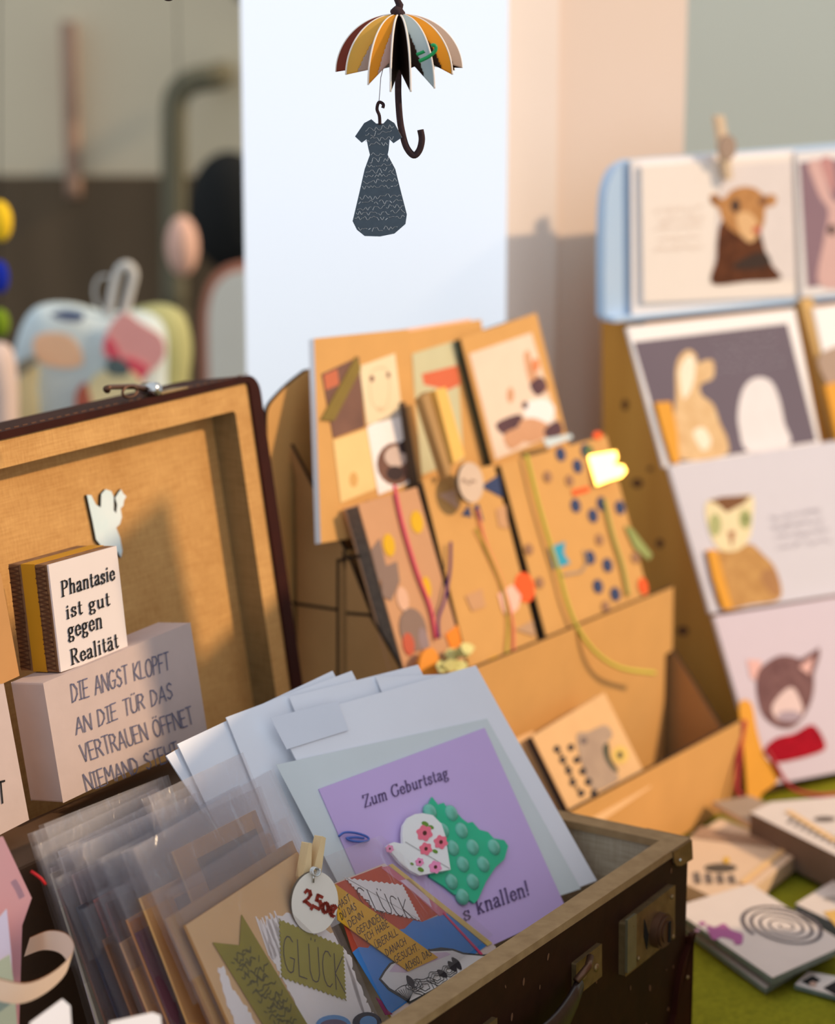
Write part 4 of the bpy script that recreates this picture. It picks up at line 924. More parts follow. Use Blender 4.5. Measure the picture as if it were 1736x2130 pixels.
pc = MB().slab(G, qp, -.0008, 0, vio).build('birthday_card'); tag(pc, 'violet birthday card with bubble wrap and a paper heart, in a white bag', 'card')
mb = MB(); grey = ink('grey_violet_ink', (104, 84, 124))
lettering(mb, G, 'Zum Geburtstag', (757, 1680), (932, 1618), (752, 1656), .0009, grey, SER, gap=.09, nib=True)
lettering(mb, G, 's', (964, 1916), (979, 1911), (958, 1888), .0012, grey, SER, nib=True)
lettering(mb, G, 'knallen!', (992, 1902), (1101, 1861), (985, 1872), .0012, grey, SER, gap=.09, nib=True)
mb.build('lettering', pc)
gw = mat('green_bubble_wrap', (40, 192, 146), .35, .12, 60, 0, .5, coat=.3); gwb = mat('bubble_dome', (104, 190, 164), .25, .2, 60, 0, .5, coat=.4)
wrp = [(894, 1660), (906, 1676), (918, 1672), (930, 1690), (944, 1690), (955, 1704), (968, 1714), (978, 1712), (992, 1728), (1010, 1733), (1022, 1746), (1044, 1750), (1052, 1762), (1044, 1790), (1026, 1806), (1006, 1836), (990, 1872), (982, 1881), (966, 1870), (940, 1862), (920, 1846), (889, 1826), (876, 1700)]
bw = MB().slab(G, G.pp(wrp), .0006, .0022, gw).build('bubble_wrap', pc)
for c in ((1060, 600), (1145, 605), (1185, 675), (1110, 675), (1230, 742), (1315, 742), (1150, 745), (1190, 810), (1272, 810), (1100, 815), (1145, 880), (1230, 880), (1190, 940)):
    p = (340 + c[0] * .5184, 1380 + c[1] * .5184)
    MB().blob(G.w(G.px(p), .0018), .0047, .0052, .0030, gwb, 18, 10, (G.x, G.y, G.n)).build('bubble', bw)
hrt = [(793, 1766), (800, 1760), (809, 1757), (827, 1761), (826, 1740), (828, 1722), (838, 1706), (852, 1699), (868, 1697), (889, 1701), (907, 1719), (915, 1743), (926, 1814), (862, 1826), (840, 1815), (822, 1800)]
ht = MB().slab(G, G.pp(hrt), .0030, .0052, mat('heart_paper', (240, 240, 236), .6, .03, 60)).build('paper_heart', pc)
mb = MB(); pkf = ink('pink_flower', (244, 120, 140)); pkl = ink('light_pink', (246, 150, 190)); lf = ink('leaf_green', (110, 150, 56)); dkf = ink('flower_eye', (90, 50, 40))
def fl(x, y, r, m1): 
    p = (340 + x * .5184, 1380 + y * .5184)
    mb.patch(G, G.pp([(p[0] + r * .52 * (1 + .12 * math.sin(6 * t)) * math.cos(t), p[1] + r * .52 * (1 + .12 * math.sin(6 * t)) * math.sin(t)) for t in [2 * math.pi * i / 36 for i in range(36)]]), .0056, m1)
    mb.patch(G, G.pp(ell(p, r * .14, r * .16, 10)), .0058, dkf)
for a in ((1025, 692, 30, pkf), (1090, 728, 26, pkf), (1030, 755, 24, pkf), (1005, 808, 16, pkl), (885, 755, 15, pkl), (1068, 828, 24, pkl)): fl(*a)
for x, y, r in ((1028, 655, 16), (1052, 668, 12), (1068, 765, 12), (1010, 838, 14), (975, 815, 8)): mb.patch(G, G.pp(ell((340 + x * .5184, 1380 + y * .5184), r * .5, r * .3, 10, .5)), .0055, lf)
mb.ribbon(G, G.pp([(832, 1757), (923, 1812)]), .0005, .0055, mat('fold_line', (176, 172, 168), .8)); mb.build('flower_print', ht)
clp = [(700, 1742), (712, 1734), (735, 1735), (757, 1742), (762, 1749), (752, 1753), (730, 1752), (716, 1746), (735, 1744), (752, 1746)]
tag(MB().tube([G.w(G.px(p), .0022) for p in smooth(clp, 4, False)], .0007, mat('blue_clip', (80, 110, 190), .4), 8).build('paper_clip'), 'blue wire paper clip lying on the violet birthday card', 'paper clip')

# things poking in at the lower left corner, close to the lens
FQ = lean(SPt(-.40, .03, -.01), rad(40), rad(20))
def curl(nm, px_pts, d, hgt, m, m2, label, cat):
    a = [CAM + ray(*p) * (d + .02 * k_) for k_, p in enumerate(px_pts)]
    sm_ = smooth([tuple(v) for v in a], 5, False); up = Z * hgt + Vec((.004, -.004, 0)); mb = MB(); n = len(sm_); vs = []
    for p in sm_: vs += [Vec(p), Vec(p) + up]
    mb.add(vs, [[2 * i, 2 * i + 2, 2 * i + 3, 2 * i + 1] for i in range(n - 1)], m, True)
    mb.add([v + Vec((0, .0012, 0)) for v in vs], [[2 * i + 1, 2 * i + 3, 2 * i + 2, 2 * i] for i in range(n - 1)], m2, True)
    return tag(mb.build(nm), label, cat)
BR_ = mat('brown_paper_loop', (168, 112, 72), .7, .15, 40); CR = mat('cream_paper_loop', (236, 214, 194), .7, .05, 40)
curl('paper_loop', [(-30, 2075), (40, 2088), (100, 2062), (140, 2018), (128, 1985), (90, 1976), (50, 1990)], 1.10, .012, CR, BR_, 'curled cream and brown paper strip at the left edge', 'paper strip')
def scrap(nm, px_pts, d, m, label, cat='card', tilt=.3):
    O = CAM + ray(*px_pts[0]) * d; G = Frame(O, U(rad(20)), Z * math.cos(tilt) + V(rad(20)) * math.sin(tilt))
    return tag(MB().slab(G, G.pp(px_pts), -.0012, 0, m, CR).build(nm), label, cat)
scrap('white_card', [(62, 2128), (130, 2078), (146, 2092), (190, 2780), (70, 2780)], 1.09, WHITE, 'white card corner at the bottom edge, lower left')
scrap('white_card', [(228, 2126), (318, 2106), (334, 2112), (390, 2780), (270, 2780)], 1.08, WHITE, 'white card corner at the bottom edge in front of the sheaf')
scrap('pink_card', [(-20, 1745), (6, 1740), (66, 1868), (46, 1925), (20, 2780), (-60, 2780)], 1.19, mat('pink_card', (204, 132, 138), .7, .3, 20, rgb2=(180, 150, 150)), 'dusty pink card leaning at the left edge of the suitcase')
scrap('green_card', [(-20, 2010), (20, 1985), (30, 2050), (80, 2780), (-20, 2780)], 1.16, mat('sage_card', (160, 170, 150), .7, .3, 20), 'sage green card in the bottom left corner')
scrap('lilac_card', [(-20, 1930), (14, 1890), (24, 1990), (60, 2780), (-40, 2780)], 1.17, mat('lilac_card', (190, 184, 206), .7, .2, 20), 'lilac card between the pink card and the paper curl, left edge')
cp_ = [CAM + ray(*p) * 1.19 for p in ((64, 1812), (76, 1820), (86, 1828), (95, 1840))]
tag(MB().tube(cp_, .0008, mat('red_cord', (190, 26, 30), .6), 8).build('red_thread'), 'short red thread among the clear sleeves at the left', 'thread')

# ------------------------------------------------------------------ stepped kraft display with notebooks
YD = rad(55)
DP = on_z(1540, 1665, TABLE)
ud, vd = U(YD), V(YD)
DL = -.376
def FD(v, z=0.0, lam=0.0, dyaw=0.0): return lean(DP + vd * v + Z * z, YD + rad(dyaw), rad(lam))
dr_ = empty('card_display', DP + ud * DL / 2 + vd * .1, 'stepped kraft board display holding notebooks and photo cards behind the suitcase', 'display stand')
pk_ = .0035
def panel(nm, v, poly): return MB().slab(FD(v), poly, -pk_, 0, KRAFT, BURNT).build(nm, dr_)
panel('front_panel', 0, [(DL, 0), (0, 0), (-.004, .0695), (DL, .0705)])
F2_ = FD(.06)
rt = F2_.pp([(1400, 1220), (1398, 1352), (1383, 1362), (1378, 1570)])
panel('front_panel', .06, [(DL, 0), (rt[3][0], 0), rt[3], rt[2], rt[1], rt[0], (DL, .1765)])
panel('front_panel', .12, [(DL, 0), (-.012, 0), (-.012, .268), (DL, .268)])
B_ = FD(.168)
bp = B_.pp(smooth([(556, 900), (556, 862), (562, 842), (580, 820), (606, 795), (638, 770)], 4, False) + [(700, 760), (900, 830), (1150, 905)]) + [(-.005, .20), (-.005, 0), (B_.px((556, 900))[0], 0)]
MB().slab(B_, bp, -pk_, 0, KRAFT, BURNT).build('back_panel', dr_)
for s_, nm in ((DL, 'side_panel'), (-.012, 'side_panel')):
    G = Frame(DP + ud * s_, -vd, Z)
    if s_ == DL:
        pp_ = G.pp([(585, 887), (648, 1012), (722, 1157), (770, 1278), (834, 1392), (862, 1450)])
        poly = [(-.164, 0), (-.164, pp_[0][1] - .035), pp_[0]] + pp_[1:] + [(0, pp_[-1][1] - .01), (0, 0)]
        poly = [p for p in poly]
        sp = MB().slab(G, poly, -pk_, 0, KRAFT_D, BURNT).build(nm, dr_)
        sl = MB()
        for a, b in (((607, 1254), (702, 1268)), ((703, 1165), (703, 1460)), ((703, 1166), (748, 1156)), ((722, 1275), (770, 1279)), ((770, 1279), (836, 1392))):
            sl.ribbon(G, [G.px(a), G.px(b)], .0022, .0004, BURNT)
        sl.build('cut_slot', sp)
    else:
        g_ = G.pp([(1398, 1352), (1440, 1418), (1494, 1506)])
        MB().slab(G, [(-.164, 0), (-.164, .20), (-.125, .262), (-.122, .12), (-.0655, .16), (-.0640, g_[0][1]), g_[0], g_[1], g_[2], (-.004, g_[2][1] - .012), (-.004, 0)], -pk_, 0, KRAFT_D, BURNT).build(nm, dr_)  # duller kraft puts this panel's shade into its colour
MB().slab(FD(0), [(DL, 0), (0, 0), (0, .003), (DL, .003)], -.167, -pk_, KRAFT_D).build('base', dr_)
MB().slab(FD(0), [(DL, .06), (-.02, .06), (-.02, .063), (DL, .063)], -.12, -.0635, KRAFT_D).build('shelf', dr_)
MB().slab(FD(0), [(DL, .15), (-.02, .15), (-.02, .153), (DL, .153)], -.164, -.1235, KRAFT_D).build('shelf', dr_)

# notebooks in the middle step
NB = FD(.0655, .176, 19)
pages = mat('page_edges', (150, 132, 116), .8, .5, 300, .3, .1, fibre=(1, 1, 1), rgb2=(92, 82, 74))
pages_d = mat('dark_page_edges', (92, 80, 64), .8, .5, 300, .3, .1, rgb2=(56, 46, 36))
def notebook(name, F, quad, th, m, spine, label, cat, down=.014, rect=True):
    q = F.pp(quad); q = rectify(q) if rect else q; q = grow_down(q, down)
    o = empty(name, F.w(((q[2][0] + q[3][0]) / 2, (q[2][1] + q[3][1]) / 2), -th / 2), label, cat)
    MB().slab(F, q, -.0012, 0, m).build('front_cover', o)
    i_ = lambda k: inquad(q, *k)
    MB().slab(F, [i_((.012, .006)), i_((.985, .006)), i_((.985, .994)), i_((.012, .994))], -th + .0012, -.0012, spine).build('page_block', o)
    MB().slab(F, q, -th, -th + .0012, m).build('back_cover', o)
    return o, q
def art(F, parent, name, items, h=.0005):
    mb = MB()
    for k_, it in enumerate(items):
        hh = h + k_ * .00004
        if it[0] == 'e': mb.patch(F, F.pp(ell(it[1], it[2], it[3], 16, it[5] if len(it) > 5 else 0)), hh, it[4])
        elif it[0] == 'p': mb.patch(F, F.pp(it[1]), hh, it[2])
        elif it[0] == 's': mb.patch(F, F.pp(smooth(it[1], 4)), hh, it[2])
        elif it[0] == 'l': mb.ribbon(F, F.pp(it[1]), it[2], hh, it[3])
    return mb.build(name, parent)
def cord(F, parent, pts, r, m, h=.002, name='cord'):
    return MB().tube([F.w(F.px(p), h) for p in smooth(pts, 5, False)], r, m, 8).build(name, parent)
cI = lambda n, c: mat('print_' + n, c, .75, .08, 60)
ROSEK = mat('rosy_kraft', (206, 156, 116), .8, .12, 30, 0, .15)
NAVY = cI('navy', (52, 66, 104)); GOLDY = cI('gold', (226, 176, 30)); GREYM = cI('mauve_grey', (140, 116, 104)); PALE = cI('pale_rose', (226, 180, 150))
YG = mat('lime_cord', (206, 196, 76), .7, .05, 90); PINKC = mat('pink_cord', (240, 92, 116), .7, .05, 90); PURP = mat('purple_cord', (96, 50, 110), .7, .05, 90)
n1, q = notebook('notebook', NB, [(745, 1050), (868, 1012), (962, 1362), (846, 1412)], .0135, ROSEK, pages, 'leftmost notebook in the display, rosy kraft with yellow dots and a pink cord', 'notebook')
art(NB, n1, 'cover_print', [('e', (866, 1086), 13, 24, GOLDY, -.15), ('e', (808, 1134), 12, 24, GOLDY, -.15), ('e', (886, 1222), 9, 23, GOLDY, -.15), ('p', [(770, 1145), (788, 1120), (806, 1195), (786, 1210)], GREYM),
    ('p', [(790, 1182), (824, 1168), (830, 1210), (812, 1250), (794, 1240)], GREYM), ('e', (836, 1246), 12, 26, PALE, -.2), ('e', (858, 1310), 28, 46, GREYM, -.2), ('e', (848, 1340), 12, 24, cI('dull_red', (196, 92, 66)), -.15), ('e', (880, 1335), 10, 30, cI('slate_mauve', (150, 130, 132)), -.2), ('p', [(924, 1320), (950, 1300), (960, 1350), (940, 1362)], cI('orange', (240, 140, 40)))])
cord(NB, n1, [(815, 1010), (832, 1090), (862, 1190), (890, 1265), (902, 1330)], .0013, PINKC)
cord(NB, n1, [(928, 1130), (926, 1190), (915, 1250), (902, 1290), (904, 1330)], .0011, PURP, .004)
n2, q = notebook('notebook', NB, [(884, 1002), (1030, 962), (1113, 1332), (972, 1392)], .0180, KRAFT, pages_d, 'middle notebook in the display, kraft with navy bunting triangles', 'notebook')
art(NB, n2, 'cover_print', [('p', [(998, 1012), (1036, 988), (1044, 1036)], NAVY), ('p', [(958, 1072), (974, 1050), (980, 1076)], NAVY), ('p', [(984, 1054), (994, 1048), (1004, 1084), (990, 1078)], NAVY), ('p', [(910, 1030), (944, 1018), (952, 1060)], PALE), ('p', [(1030, 1060), (1050, 1050), (1056, 1100), (1036, 1096)], cI('dusky', (206, 156, 112))),
    ('e', (1090, 1222), 20, 32, cI('orange_red', (250, 96, 36)), -.2), ('p', [(1034, 1236), (1064, 1216), (1082, 1240), (1076, 1266), (1056, 1284), (1044, 1272)], cI('flag_pink', (250, 196, 176))), ('p', [(966, 1240), (1000, 1225), (1008, 1262), (980, 1272)], cI('dusky', (206, 156, 112))), ('p', [(1070, 1310), (1106, 1290), (1112, 1324)], cI('greyish', (190, 152, 118))), ('p', [(1014, 1372), (1034, 1362), (1020, 1378)], GOLDY)])
cord(NB, n2, [(988, 1060), (1005, 1130), (1030, 1190), (1048, 1240), (1062, 1300), (1064, 1360)], .0010, mat('salmon_cord', (250, 140, 110), .7))
cord(NB, n2, [(985, 1100), (1010, 1150), (1040, 1220), (1052, 1290), (1048, 1365)], .0008, YG)
n3, q = notebook('notebook', NB, [(1057, 968), (1253, 902), (1352, 1228), (1124, 1338)], .0160, KRAFT, pages_d, 'rightmost notebook in the display, kraft with navy dots and a lime cord', 'notebook')
dots = [(1165, 945), (1200, 970), (1196, 1052), (1232, 1073), (1250, 1048), (1288, 1056), (1226, 1160), (1262, 1176), (1242, 1220), (1278, 1236), (1217, 938)]
pale = [(1183, 1000), (1245, 1123), (1320, 1160), (1258, 1262), (1137, 992), (1098, 1143), (1120, 1212)]
art(NB, n3, 'cover_print', [('e', d, 10, 15, NAVY, -.2) for d in dots] + [('e', d, 8, 12, cI('faded_dot', (160, 118, 88)), -.2) for d in pale] +
    [('p', [(1188, 1020), (1222, 1012), (1224, 1022), (1190, 1032)], cI('orange_red', (250, 96, 36))), ('p', [(1138, 1140), (1172, 1127), (1170, 1152), (1183, 1172), (1150, 1184)], cI('cyan_flag', (50, 160, 190))), ('l', [(1170, 1196), (1206, 1190), (1218, 1172), (1212, 1146)], .002, cI('grey_line', (170, 150, 130))),
     ('e', (1335, 1220), 9, 18, cI('orange_red', (250, 96, 36)), -.2), ('e', (1240, 906), 10, 8, cI('orange_red', (250, 96, 36))), ('e', (1222, 940), 9, 14, cI('green_dot', (96, 116, 70)), -.2)])
cord(NB, n3, [(1083, 948), (1105, 1040), (1128, 1120), (1150, 1190), (1166, 1250), (1190, 1310), (1230, 1362), (1280, 1392), (1350, 1402)], .0016, YG, .005)
cord(NB, n3, [(1252, 1040), (1268, 1110), (1290, 1180), (1302, 1240)], .0016, mat('pale_lime_cord', (196, 190, 100), .7, .05, 90))
MB().slab(NB, NB.pp([(1296, 1095), (1310, 1100), (1352, 1155), (1345, 1166), (1316, 1140)]), .001, .002, mat('green_ribbon', (150, 160, 90), .6)).build('ribbon_end', n3)
MB().slab(NB, NB.pp([(1126, 914), (1184, 903), (1188, 912), (1136, 932)]), .0006, .0014, mat('ice_paper', (206, 220, 222), .6)).build('paper_flap', n3)
# gold foil flag catching the sun
gp_ = NB.w(NB.px((1258, 972)), .010)
hv = ((CAM - gp_).normalized() + to_sun).normalized()
ex = (U(YD) - hv * U(YD).dot(hv)).normalized(); GF = Frame(gp_, ex, hv.cross(ex))
foil = mat('gold_foil', (255, 214, 120), .42, .05, 90, 0, .5, metal=1.0)
MB().slab(GF, GF.pp([(1222, 948), (1280, 938), (1284, 952), (1276, 966), (1296, 968), (1302, 980), (1292, 992), (1270, 998), (1240, 1010)]), -.0008, 0, foil).build('foil_flag', n3)
MB().tube([gp_ - hv * .0008, NB.w(NB.px((1250, 985)), .0)], .0008, foil, 6).build('foil_pin', n3)

# photo cards in the top step
CB = FD(.1245, .270, 15)
CBa = CB.up(.006)
qa = grow_down(CBa.pp([(653, 704), (849, 684), (884, 1010), (664, 1040)]), .03)
k1 = MB().slab(CBa, qa, -.005, 0, KRAFT, WHITE2).build('photo_card'); tag(k1, 'kraft card with four small pictures and olive tape, leftmost in the top row', 'card')
wt = cI('cream_photo', (240, 220, 180)); dkb = mat('brown_photo', (150, 106, 84), .7, .5, 26, rgb2=(84, 58, 54))
art(CBa, k1, 'picture', [('p', [(668, 778), (745, 742), (758, 888), (692, 912)], dkb), ('p', [(672, 780), (700, 768), (704, 800), (676, 812)], cI('brick_spot', (200, 110, 76)))])
art(CBa, k1, 'picture', [('p', [(746, 762), (820, 735), (836, 866), (762, 884)], wt), ('l', smooth([(770, 775), (790, 765), (806, 775), (808, 820), (800, 850), (782, 850), (770, 830), (768, 790)], 3), .0010, cI('faint_line', (222, 196, 156))), ('e', (772, 788), 5, 7, cI('grey_spot', (140, 100, 84))), ('e', (806, 780), 4, 6, cI('grey_spot', (140, 100, 84))), ('e', (790, 852), 8, 5, cI('faint_line', (206, 176, 136)))])
art(CBa, k1, 'picture', [('p', [(692, 916), (762, 892), (782, 1016), (708, 1046)], cI('straw', (240, 206, 140))), ('e', (734, 998), 9, 16, cI('straw_dark', (220, 170, 100)))])
art(CBa, k1, 'picture', [('p', [(762, 888), (836, 848), (856, 1002), (786, 1030)], WHITE2), ('e', (822, 965), 40, 45, dkb), ('e', (822, 950), 24, 22, cI('photo_light', (214, 190, 176))), ('e', (820, 985), 18, 16, cI('photo_dark', (62, 46, 46))), ('e', (838, 930), 10, 14, cI('photo_dark', (62, 46, 46)))])
MB().slab(CBa, CBa.pp([(738, 741), (746, 760), (748, 768), (692, 876), (664, 874)]), .0008, .0013, mat('olive_washi', (136, 112, 40), .6, .2, 60)).build('tape', k1)
MB().slab(CBa, CBa.pp([(828, 838), (838, 836), (866, 1004), (850, 1012)]), .0006, .0020, mat('brown_strip', (96, 74, 54), .8)).build('dark_strip', k1)  # narrow dark strip along the right of the first card
CBb = CB.up(-.002)
qb_ = grow_down(CBb.pp([(846, 690), (1000, 664), (1050, 955), (872, 1000)]), .02)
k2 = MB().slab(CBb, qb_, -.005, 0, KRAFT, WHITE2).build('photo_card'); tag(k2, 'kraft card with a pale green picture, in the middle of the top row', 'card')
art(CBb, k2, 'picture', [('p', [(856, 736), (948, 708), (962, 955), (872, 990)], cI('pale_green', (206, 200, 160))), ('p', [(876, 778), (950, 760), (956, 800), (930, 812), (880, 800)], cI('terracotta', (220, 110, 72)))])
MB().slab(CBb, CBb.pp([(852, 682), (990, 660), (990, 668), (856, 700)]), -.0062, -.0051, PALE).build('inner_sheet', k2)
k3q = grow_down(rectify(CBa.pp([(957, 700), (1112, 655), (1182, 905), (1024, 958)])), .02)
k3 = empty('photo_card', CBa.w(((k3q[2][0] + k3q[3][0]) / 2, k3q[2][1])), 'thick kraft card with a photo collage and dark green edge, top row right', 'card')
MB().slab(CBa, k3q, -.0016, 0, KRAFT).build('front_cover', k3)
dg = mat('dark_green_pages', (44, 62, 50), .8, .2, 60)
MB().slab(CBa, [inquad(k3q, *p) for p in ((.01, .01), (.98, .01), (.98, .99), (.01, .99))], -.024, -.0016, dg).build('page_block', k3)
cr = cI('collage_cream', (240, 214, 190)); pu = mat('print_plum', (110, 74, 78), .7, .4, 60, rgb2=(70, 44, 54)); br = cI('collage_tan', (214, 160, 120))
art(CBa, k3, 'picture', [('p', [(975, 736), (1104, 692), (1164, 900), (1030, 956)], cr), ('s', [(1088, 738), (1100, 732), (1108, 770), (1130, 790), (1138, 815), (1110, 815), (1096, 785)], br), ('s', [(1100, 800), (1124, 784), (1136, 806), (1116, 824)], pu), ('s', [(1030, 882), (1076, 862), (1084, 878), (1050, 905)], pu),
    ('s', [(1088, 842), (1130, 830), (1152, 850), (1140, 880), (1100, 880)], WHITE2), ('s', [(1078, 880), (1110, 870), (1150, 895), (1110, 920), (1085, 915)], br), ('s', [(1130, 895), (1158, 875), (1168, 900), (1140, 912)], pu), ('e', (1060, 822), 7, 16, br), ('e', (1090, 843), 6, 8, pu), ('s', [(1046, 905), (1080, 890), (1090, 915), (1060, 935)], br), ('e', (1112, 760), 8, 14, cI('collage_orange', (226, 140, 90)))])
# clothes peg with a round tag on the middle notebook
PT = NB.up(.012)
pg2 = empty('price_tag', PT.w(PT.px((968, 1046))), 'clothes peg with a round pale tag clipped over the middle notebook', 'price tag')
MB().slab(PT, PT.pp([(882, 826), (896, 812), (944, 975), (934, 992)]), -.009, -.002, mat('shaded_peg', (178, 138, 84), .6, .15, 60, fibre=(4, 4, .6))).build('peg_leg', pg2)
MB().slab(PT, PT.pp([(903, 812), (924, 805), (964, 948), (942, 965)]), -.006, .001, mat('sunlit_peg', (240, 190, 96), .6, .1, 60, fibre=(4, 4, .6))).build('peg_leg', pg2)  # same wood as the darker leg; sun and shade put into the two colours
pd = MB().slab(PT, PT.pp(ell((969, 1006), 26, 42, 32, -.12)), .0015, .0045, mat('tag_pinkish', (216, 190, 166), .7, .08, 60), mat('tag_edge', (104, 92, 78), .7, .2, 60)).build('disc', pg2)  # dark edge colour holds the disc's shadow side
mb = MB(); scrawl(mb, PT, PT.px((952, 1012)), PT.px((986, 1002)), .0008, cI('faint_brown', (160, 128, 104)), .005, .004, 5); mb.build('lettering', pg2)
# crumpled pale green paper bow at the foot of the left notebook
cr_ = MB(); rr = random.Random(9); GP = NB.up(.012)
for j in range(7):
    c = (916 + rr.uniform(-12, 64), 1366 + rr.uniform(-22, 20)); w_ = rr.uniform(14, 26)
    pts = [(c[0] + w_ * math.cos(t) * rr.uniform(.6, 1.2), c[1] + w_ * .8 * math.sin(t) * rr.uniform(.6, 1.2)) for t in [2 * math.pi * i / 6 for i in range(6)]]
    T = Frame(GP.w(GP.px(c), rr.uniform(-.004, .006)), (GP.x + GP.n * rr.uniform(-.6, .6)), (GP.y + GP.n * rr.uniform(-.6, .6))); T.n = T.x.cross(T.y)
    cr_.slab(T, [T.px(p) for p in pts], -.0008, 0, mat('pale_green_paper', (214, 210, 140), .6, .15, 40))
tag(cr_.build('paper_bow'), 'crumpled pale green paper bow below the leftmost notebook', 'paper bow')
tag(MB().slab(GP, GP.pp(smooth([(880, 1360), (900, 1346), (916, 1370), (910, 1404), (886, 1414), (874, 1396)], 3)), -.004, -.001, mat('orange_paper', (236, 150, 50), .6)).build('orange_paper'), 'small orange paper piece beside the pale green bow', 'paper')

# small books in the lowest step
LB = FD(.0075, .0695, 30)
sb, q = notebook('small_book', LB, [(1103, 1524), (1256, 1450), (1336, 1590), (1180, 1682)], .0085, KRAFT_L, mat('dark_pages', (66, 62, 70), .8, .2, 60), 'small kraft book with an alphabet print and grey stamp, in the lowest step', 'book', .02)
bk_ = cI('stamp_black', (50, 44, 46)); gy = mat('print_stamp_grey', (190, 164, 138), .7, .25, 60, rgb2=(150, 126, 110))
px2 = lambda L: [(960 + x * .3456, 1180 + y * .3456) for x, y in L]
it = [('s', px2([(690, 1010), (760, 990), (860, 950), (905, 1010), (860, 1080), (880, 1190), (930, 1240), (930, 1290), (790, 1340), (720, 1180)]), gy), ('s', px2([(846, 1085), (880, 1060), (890, 1150), (940, 1225), (910, 1225), (862, 1160)]), cI('dark_leaf', (66, 70, 52))), ('e', px2([(950, 1130)])[0], 17, 19, cI('yellow_stamp', (226, 190, 100))), ('e', px2([(948, 1132)])[0], 6, 8, cI('dark_leaf', (66, 70, 52))), ('e', px2([(730, 1045)])[0], 8, 8, cI('photo_grey', (120, 104, 98)))]
for x, y in ((570, 1095), (655, 1085), (605, 1160), (690, 1160), (640, 1225), (725, 1228), (665, 1295), (758, 1292), (715, 1360), (792, 1360)): it.append(('e', px2([(x, y)])[0], 6.5, 7.5, bk_))
for x, y in ((590, 1125), (625, 1195), (655, 1260), (690, 1330)): it.append(('e', px2([(x, y)])[0], 2.6, 4, bk_))
art(LB, sb, 'cover_print', it)
b2, q = notebook('small_book', LB.up(-.0098), [(1068, 1538), (1108, 1520), (1196, 1672), (1160, 1690)], .006, KRAFT_L, pages, 'pale kraft book peeking out behind the alphabet book in the lowest step', 'book', .02, False)

# ------------------------------------------------------------------ wooden postcard rack on the right
RL = rad(24)
FR_ = lean(R0, YR, RL)
ur, vr = U(YR), V(YR)
rk = empty('postcard_rack', R0 + ur * .2 + vr * .1, 'leaning wooden postcard rack with a pale blue top board, on the right', 'display rack')
RWd = .46
G = Frame(R0, -vr, Z)
tpx = G.pp([(1300, 670), (1250, 662)])
backx = -.205
MB().slab(G, [(0, 0), (0, .012), tpx[0], (tpx[1][0], tpx[0][1] + .002), (backx, .2), (backx, 0)], -.014, 0, WOODR).build('side_plate', rk)
kn = MB(); knm = mat('wood_knot', (110, 66, 26), .6, .3, 200)
for p, a, b in (((1300, 842), 7, 12), ((1325, 1005), 12, 10), ((1372, 1130), 8, 10), ((1420, 1312), 12, 10), ((1352, 975), 6, 5)): kn.patch(G, G.pp(ell(p, a, b, 14)), .0004, knm)
kn.build('knots', rk)
G2 = Frame(R0 + ur * RWd, -vr, Z)
MB().slab(G2, [(0, 0), (0, .012), tpx[0], (tpx[1][0], tpx[0][1] + .002), (backx, .2), (backx, 0)], 0, .014, WOODR).build('side_plate', rk)
def lr(mb, s0, s1, t0, t1, h0, h1, m): mb.slab(FR_, [(s0, t1), (s1, t1), (s1, t0), (s0, t0)], h0, h1, m)
tl = FR_.px((1300, 670))[1]
m_ = MB(); lr(m_, .014, RWd - .014, .02, tl, -.014, -.006, WOODR); m_.build('back_board', rk)
ms = FR_.px((1662, 640))[0]
m_ = MB(); lr(m_, ms - .002, ms + .013, .02, tl + .003, -.006, .006, mat('rack_wood_pale', (206, 164, 96), .6, .15, 12, fibre=(3, 3, .5))); m_.build('middle_stile', rk)
# pale blue board standing on top
BV = Frame(R0 + vr * .172, ur, Z)
bl_ = mat('pale_blue_paint', (170, 206, 240), .6, .25, 10, 0, .25, rgb2=(206, 222, 238))
lf_ = BV.pp(smooth([(1262, 655), (1262, 520), (1264, 430), (1270, 386), (1286, 352), (1312, 334)], 4, False))
tr_ = BV.px((1760, 300)); rs = RWd
MB().slab(BV, lf_ + [(tr_[0], tr_[1]), (rs, tr_[1] + .004), (rs, BV.px((1262, 660))[1]), (lf_[0][0], BV.px((1262, 660))[1])], -.014, -.003, bl_).build('top_board', rk)
br0 = BV.px((1262, 660))
MB().slab(BV, [(br0[0] + .03, br0[1] + .03), (rs, br0[1] + .03), (rs, .0), (br0[0] + .03, .0)], -.033, -.015, WOODR).build('rear_post', rk)
MB().box(BV.w((br0[0] + .003, br0[1] - .004), -.012), ur * (rs - br0[0] - .006), BV.n * .018, Z * .004, bl_).build('top_ledge', rk)

def pcard(name, F, quad, th, m, label, h=0, down=0.0, rect=False, group=None):
    G = F.up(h); q = G.pp(quad); q = rectify(q) if rect else q
    if down: q = grow_down(q, down)
    o = MB().slab(G, q, -th, 0, m, WHITE2).build(name); tag(o, label, 'postcard', group); return o, G
CW = WHITE2
